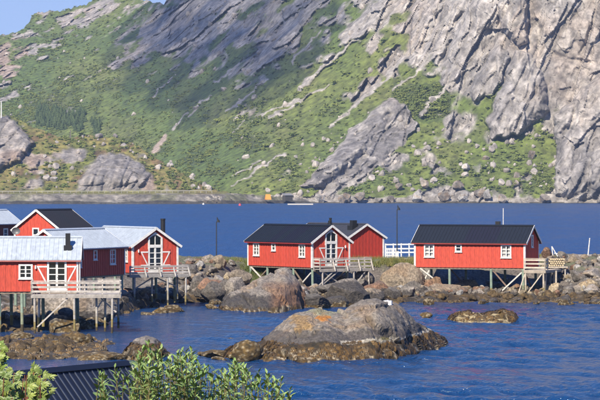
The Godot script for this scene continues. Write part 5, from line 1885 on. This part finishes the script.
func build_small() -> void:
	lamp_post("black lamp post standing among the pale stones", 216.5, 217, 272, 283.0)
	lamp_post("dark lamp post on the road between the houses by the white fence", 397, 205, 256, 294.0)
	# white fence on the far road edge
	var fa := P(385.5, 258, 302.0)
	var fb := P(417, 258, 299.0)
	fa.y = 3.25
	fb.y = 3.35
	var f := thing("white_fence", "white painted board fence along the road's sea edge", "fence", fa, 0.0)
	var ln := fb - fa
	var m := MB.new()
	for k in 5:
		m = MB.new()
		var p := ln * (k / 4.0)
		m.beam(p, p + Vector3(0, 1.35, 0), 0.12, 0.12, WHITE)
		put(m.mesh(), "fence_post", M.paint, f)
	for y in [0.45, 0.82, 1.25]:
		m = MB.new()
		m.beam(Vector3(0, y, 0.08), ln + Vector3(0, y, 0.08), 0.035, 0.13, WHITE)
		put(m.mesh(), "fence_board", M.paint, f)
	# white garden gate panel
	var gp := P(385.6, 258, 297.0)
	gp.y = 3.2
	var g := thing("white_gate", "small white slatted gate between the red house and the lamp post", "gate", gp, 0.0)
	for x in [0.05, 1.0]:
		m = MB.new()
		m.box(x - 0.05, x + 0.05, 0, 1.05, -0.05, 0.05, WHITE)
		put(m.mesh(), "gate_post", M.paint, g)
	for y in [0.25, 0.9]:
		m = MB.new()
		m.box(0.1, 0.95, y, y + 0.1, -0.02, 0.02, WHITE)
		put(m.mesh(), "gate_rail", M.paint, g)
	for k in 4:
		m = MB.new()
		m.box(0.17 + k * 0.2, 0.27 + k * 0.2, 0.1, 0.98, 0.022, 0.045, WHITE)
		put(m.mesh(), "gate_slat", M.paint, g)
	# white box at the lamp
	var bp := P(395.2, 256, 292.5)
	var bxr := thing("white_box", "white painted utility box at the foot of the road lamp", "box", bp, 0.0)
	m = MB.new()
	m.box(0, 0.34, -0.3, 0.42, -0.3, 0, WHITE)
	put(m.mesh(), "cabinet", M.paint, bxr)
	m = MB.new()
	m.box(-0.03, 0.37, 0.423, 0.47, -0.33, 0.03, tone(WHITE, 0.9))
	put(m.mesh(), "lid", M.paint, bxr)
	# striped timber barrier
	var sa := P(388, 261.5, 288.5)
	var sb := P(414, 261.5, 287.5)
	var st := thing("timber_barrier", "low cream timber barrier with dark gaps along the road edge", "barrier", sa, 0.0)
	ln = sb - sa
	m = MB.new()
	m.beam(Vector3(0, -0.05, 0), ln + Vector3(0, -0.05, 0), 0.16, 0.16, Color(0.66, 0.58, 0.42))
	put(m.mesh(), "lower_beam", M.paint, st)
	m = MB.new()
	m.beam(Vector3(0, 0.27, 0), ln + Vector3(0, 0.27, 0), 0.14, 0.07, Color(0.6, 0.56, 0.5))
	put(m.mesh(), "upper_beam", M.paint, st)
	for k in 9:
		m = MB.new()
		var p := ln * ((k + 0.5) / 9.0)
		m.beam(p + Vector3(-0.1, 0.03, 0), p + Vector3(0.08, 0.24, 0), 0.12, 0.12, Color(0.66, 0.62, 0.55))
		put(m.mesh(), "spacer_block", M.paint, st)
	# log pile at the navy cabin's deck
	var lp := thing("log_pile", "pile of pale cut logs stacked beside the navy roofed cabin's deck", "log pile", P(548.6, 266.5, 276.5), 0.05)
	for r in 4:
		for k in 7:
			m = MB.new()
			var x := 0.11 + k * 0.2 + (0.1 if r % 2 == 1 else 0.0)
			var y := 0.1 + r * 0.185 + rf(-0.015, 0.015)
			var z := rf(-0.06, 0.06)
			m.tube(Vector3(x, y, -0.9), Vector3(x, y, z), 0.085, 0.08, 9, Color(0.30, 0.22, 0.13), Color(0.60, 0.50, 0.33))
			put(m.mesh(), "log", M.wood, lp)
	m = MB.new()
	m.box(-0.1, 1.75, -0.12, -0.01, -0.95, 0.1, Color(0.5, 0.44, 0.36))
	put(m.mesh(), "pallet", M.wood, lp)
	for q in [[0.2, 2.4], [1.55, 2.4]]:
		stilt(lp, Vector3(q[0], -0.12, -0.1), Vector3(q[0], -q[1], -0.1), 0.08, lp.position.y, GREYWOOD)
	# white poles
	var pr := thing("pipe_tripod", "leaning tripod of white pipes behind the log pile", "tripod", P(553, 257.5, 282.0), 0.0)
	for q in [[Vector3(0, 0, 0), Vector3(-0.12, 1.05, 0)], [Vector3(0.42, 0.1, 0), Vector3(-0.12, 1.05, 0)], [Vector3(0.1, 0.4, 0), Vector3(0.4, 0.35, 0)]]:
		m = MB.new()
		m.tube(q[0], q[1], 0.05, 0.05, 8, WHITE)
		put(m.mesh(), "pipe", M.paint, pr)
	pole("road_marker_pole", "white leaning marker pole at the edge of the gravel road", "pole", 587.2, 257.5, 589.6, 239, 290.0, 0.07, WHITE)
	pole("flagpole", "thin white flagpole rising behind the navy roofed cabin", "pole", 503, 262, 503.2, 209, 288.0, 0.05, WHITE)
	# mooring bolt on the islet
	var mr := thing("mooring_mark", "white painted mooring mark with iron ring on top of the big islet", "mooring", P(387.5, 301.2, 188.6), 0.0)
	m = MB.new()
	for k in 10:
		var a0 := TAU * k / 10.0
		var a1 := TAU * (k + 1) / 10.0
		var r0 := 0.30 + 0.05 * sin(k * 2.1)
		var r1 := 0.30 + 0.05 * sin(((k + 1) % 10) * 2.1)
		m.quad(Vector3(0, 0.09, 0), Vector3(cos(a0) * r0, 0.02, -sin(a0) * r0 * 0.8), Vector3(cos(a1) * r1, 0.02, -sin(a1) * r1 * 0.8), Vector3(0, 0.09, 0), Color(0.8, 0.8, 0.8))
		m.quad(Vector3(cos(a0) * r0, 0.02, -sin(a0) * r0 * 0.8), Vector3(cos(a0) * r0, -0.25, -sin(a0) * r0 * 0.8), Vector3(cos(a1) * r1, -0.25, -sin(a1) * r1 * 0.8), Vector3(cos(a1) * r1, 0.02, -sin(a1) * r1 * 0.8), Color(0.8, 0.8, 0.8))
	put(m.mesh(), "painted_stone", M.paint, mr)
	m = MB.new()
	for k in 12:
		var a0 := TAU * k / 12.0
		var a1 := TAU * (k + 1) / 12.0
		m.tube(Vector3(0.12 * cos(a0), 0.1 + 0.06 * sin(a0), 0.1 + 0.1 * sin(a0)), Vector3(0.12 * cos(a1), 0.1 + 0.06 * sin(a1), 0.1 + 0.1 * sin(a1)), 0.025, 0.025, 6, Color(0.06, 0.045, 0.04), null, false)
	put(m.mesh(), "iron_ring", M.metal, mr)
	# far shore things
	buoy("pink mooring buoy floating off the far shore", 240, Color(0.62, 0.10, 0.14), 1520.0, 0.75)
	buoy("white mooring buoy floating close to the far stone bank", 203.5, Color(0.75, 0.75, 0.75), 1600.0, 0.6)
	var po := thing("floating_pontoon", "long pale floating pontoon moored off the far shore", "pontoon", P(300, 205, 1570.0) * Vector3(1, 0, 1), 0.05)
	m = MB.new()
	m.box(-6.5, 6.8, 0.15, 0.75, -1.2, 1.2, Color(0.6, 0.58, 0.53))
	put(m.mesh(), "pontoon_deck", M.paint, po)
	for k in 6:
		m = MB.new()
		m.tube(Vector3(-5.8 + k * 2.4, 0.1, -1.1), Vector3(-5.8 + k * 2.4, 0.1, 1.1), 0.42, 0.42, 10, Color(0.14, 0.14, 0.15))
		put(m.mesh(), "float", M.metal, po)
	var te := thing("orange_tent", "small bright orange tent on the green flat by the far shore", "tent", P(268, 197.8, 1699.0), 0.3)
	m = MB.new()
	var tw := 1.7
	m.quad(Vector3(-tw, -1.0, 1.2), Vector3(tw, -1.0, 1.2), Vector3(tw * 0.8, 2.0, 0), Vector3(-tw * 0.8, 2.0, 0), Color(0.60, 0.26, 0.05))
	m.quad(Vector3(tw, -1.0, -1.2), Vector3(-tw, -1.0, -1.2), Vector3(-tw * 0.8, 2.0, 0), Vector3(tw * 0.8, 2.0, 0), Color(0.60, 0.26, 0.05))
	put(m.mesh(), "tent_cloth", M.cloth, te)
	m = MB.new()
	m.tri(Vector3(tw, -1.0, 1.2), Vector3(tw, -1.0, -1.2), Vector3(tw * 0.8, 2.0, 0), Color(0.50, 0.21, 0.04))
	m.tri(Vector3(-tw, -1.0, -1.2), Vector3(-tw, -1.0, 1.2), Vector3(-tw * 0.8, 2.0, 0), Color(0.50, 0.21, 0.04))
	put(m.mesh(), "tent_end", M.cloth, te)
	var hu := thing("shore_shed", "low dark shed with sloping roof beside the orange tent", "shed", P(287.5, 199, 1711.0), 0.5)
	m = MB.new()
	m.box(-2.4, 2.4, -1.0, 2.0, -1.8, 1.8, Color(0.06, 0.055, 0.05))
	put(m.mesh(), "wall", M.wood, hu)
	m = MB.new()
	m.hexa([Vector3(-2.7, 2.0, 2.1), Vector3(2.7, 2.0, 2.1), Vector3(2.7, 3.1, -2.1), Vector3(-2.7, 3.1, -2.1), Vector3(-2.7, 2.15, 2.1), Vector3(2.7, 2.15, 2.1), Vector3(2.7, 3.25, -2.1), Vector3(-2.7, 3.25, -2.1)], Color(0.22, 0.22, 0.22))
	put(m.mesh(), "roof", M.roof_dark, hu)
	# guard rail on the shore road
	var ga := P(-20, 192.6, 1680.0)
	var gr := thing("guard_rail", "long pale road guard rail along the far shore bank", "guard rail", ga, 0.0)
	var gb := P(212, 192.0, 1684.0) - ga
	m = MB.new()
	m.beam(Vector3(0, 0.75, 0), gb + Vector3(0, 0.75, 0), 0.12, 0.3, Color(0.3, 0.3, 0.29))
	put(m.mesh(), "rail", M.metal, gr)
	for k in 42:
		m = MB.new()
		var p := gb * (k / 41.0)
		m.beam(p + Vector3(0, -1.2, -0.1), p + Vector3(0, 0.8, -0.1), 0.16, 0.16, Color(0.3, 0.3, 0.3))
		put(m.mesh(), "rail_post", M.metal, gr)
	pole("utility_pole", "grey utility pole on the crest of the headland", "pole", 70.5, 140, 70.5, 130.5, 1765.0, 0.3, Color(0.20, 0.18, 0.16))
	pole("beacon_mast", "white beacon mast on top of the left cliff", "mast", 1.5, 117, 1.5, 102, 1780.0, 0.4, WHITE)
	pole("utility_pole", "short utility pole beside the small roadside outcrop", "pole", 15.0, 176, 15.0, 166, 1715.0, 0.25, Color(0.22, 0.2, 0.18))

func pole(called: String, label: String, cat: String, px0: float, py0: float, px1: float, py1: float, d: float, r: float, col: Color) -> void:
	var a := P(px0, py0, d)
	var root := thing(called, label, cat, a, 0.0)
	var b := P(px1, py1, d) - a
	var m := MB.new()
	m.tube(Vector3(0, -0.5, 0), b, r, r * 0.75, 10, col)
	put(m.mesh(), "shaft", M.paint, root)
	m = MB.new()
	m.tube(b, b + b.normalized() * r * 1.4, r * 1.15, r * 0.6, 10, tone(col, 0.9))
	put(m.mesh(), "cap", M.paint, root)

func buoy(label: String, px: float, col: Color, d: float, r: float) -> void:
	var at := P(px, 205, d)
	at.y = 0.0
	var root := thing("buoy", label, "buoy", at, 0.0)
	var m := MB.new()
	for k in 8:
		var a0 := -PI / 2 + PI * k / 8.0
		var a1 := -PI / 2 + PI * (k + 1) / 8.0
		m.tube(Vector3(0, r * 0.5 + sin(a0) * r, 0), Vector3(0, r * 0.5 + sin(a1) * r, 0), cos(a0) * r + 0.001, cos(a1) * r + 0.001, 14, col, null, false)
	put(m.mesh(), "float", M.paint, root)
	m = MB.new()
	m.tube(Vector3(0, r * 1.45, 0), Vector3(0, r * 1.9, 0), r * 0.16, r * 0.12, 8, tone(col, 0.6))
	put(m.mesh(), "ring_stem", M.paint, root)

func build_cloud() -> void:
	# the cloud bank, outside the picture, whose shadow lies on the upper crags
	var r2 := RandomNumberGenerator.new()
	r2.seed = 12
	var b := PackedVector3Array()
	var ix := PackedInt32Array()
	var S := icosphere(3)
	var dirs: PackedVector3Array = S[0]
	var f: PackedInt32Array = S[1]
	var nz := noise(91, 0.9, 3)
	var blobs := [[-415, -1150, 34, 50], [-450, -1215, 44, 80], [-392, -1235, 42, 85], [-465, -1345, 50, 105], [-402, -1350, 44, 95], [-485, -1480, 46, 110], [-425, -1490, 52, 115], [-503, -1625, 42, 95], [-445, -1640, 52, 115], [-490, -1755, 38, 80], [-430, -1790, 52, 100]]
	for q in blobs:
		var st := b.size()
		for d in dirs:
			var r := 1.0 + 0.35 * nz.get_noise_3dv(d * 1.6 + Vector3(q[0], 0, q[1]) * 0.01)
			b.append(Vector3(q[0], 905.0, q[1]) + d * r * Vector3(q[2], 34.0, q[3]))
		for k in f:
			ix.append(st + k)
	var col := PackedColorArray()
	for k in b.size():
		col.append(Color(0.85, 0.85, 0.86))
	var cm2 := StandardMaterial3D.new()
	cm2.albedo_color = Color(0.9, 0.9, 0.92, 0.27)
	cm2.transparency = BaseMaterial3D.TRANSPARENCY_ALPHA
	cm2.roughness = 1.0
	cm2.metallic_specular = 0.0
	var m := put(arr_mesh(b, smooth_normals(b, ix), col, ix), "cloud", cm2)
	m.set_meta("kind", "structure")

# ---------------------------------------------------------------- the scene
func _ready() -> void:
	rng.seed = 20240
	var cam := Camera3D.new()
	cam.name = "camera"
	add_child(cam)
	cam.position = Vector3(0, EYE, 0)
	cam.rotation.x = -atan(15.0 / F)
	cam.fov = rad_to_deg(2.0 * atan(200.0 / F))
	cam.near = 1.0
	cam.far = 12000.0
	cam.current = true
	var we := WorldEnvironment.new()
	we.name = "environment"
	var env := Environment.new()
	env.background_mode = Environment.BG_SKY
	var sky := Sky.new()
	var sm := ProceduralSkyMaterial.new()
	sm.sky_top_color = Color(0.20, 0.41, 0.74)
	sm.sky_horizon_color = Color(0.68, 0.78, 0.94)
	sm.sky_curve = 0.14
	sm.ground_bottom_color = Color(0.12, 0.15, 0.18)
	sm.ground_horizon_color = Color(0.55, 0.66, 0.80)
	sm.sun_angle_max = 6.0
	sky.sky_material = sm
	env.sky = sky
	env.tonemap_mode = Environment.TONE_MAPPER_LINEAR
	env.tonemap_exposure = 1.9
	env.background_energy_multiplier = 0.65
	env.fog_enabled = true
	env.fog_density = 0.00006
	env.fog_light_color = Color(0.62, 0.72, 0.88)
	env.sdfgi_enabled = true
	env.ssao_enabled = true
	env.ssil_enabled = true
	we.environment = env
	add_child(we)
	var sun := DirectionalLight3D.new()
	sun.name = "sun"
	add_child(sun)
	var az := deg_to_rad(25.0)
	var el := deg_to_rad(41.0)
	var to_sun := Vector3(-sin(az) * cos(el), sin(el), cos(az) * cos(el))
	sun.look_at_from_position(to_sun * 100.0, Vector3.ZERO)
	sun.light_energy = 1.5
	sun.light_color = Color(1.0, 0.95, 0.87)
	sun.light_angular_distance = 0.5
	sun.shadow_enabled = true
	make_materials()
	print("materials ", Time.get_ticks_msec())
	build_mountain()
	print("mountain ", Time.get_ticks_msec())
	build_headland()
	build_water()
	print("water ", Time.get_ticks_msec())
	build_shore()
	build_near_bank()
	build_cloud()
	print("shore ", Time.get_ticks_msec())
	build_cabins()
	print("cabins ", Time.get_ticks_msec())
	build_rocks()
	print("rocks ", Time.get_ticks_msec())
	build_rubble()
	build_far_plants()
	build_small()
	build_near_plants()
	print("done ", Time.get_ticks_msec(), " scrub ", green_spots.size(), " stones ", stone_spots.size(), " spruces ", tree_spots.size())
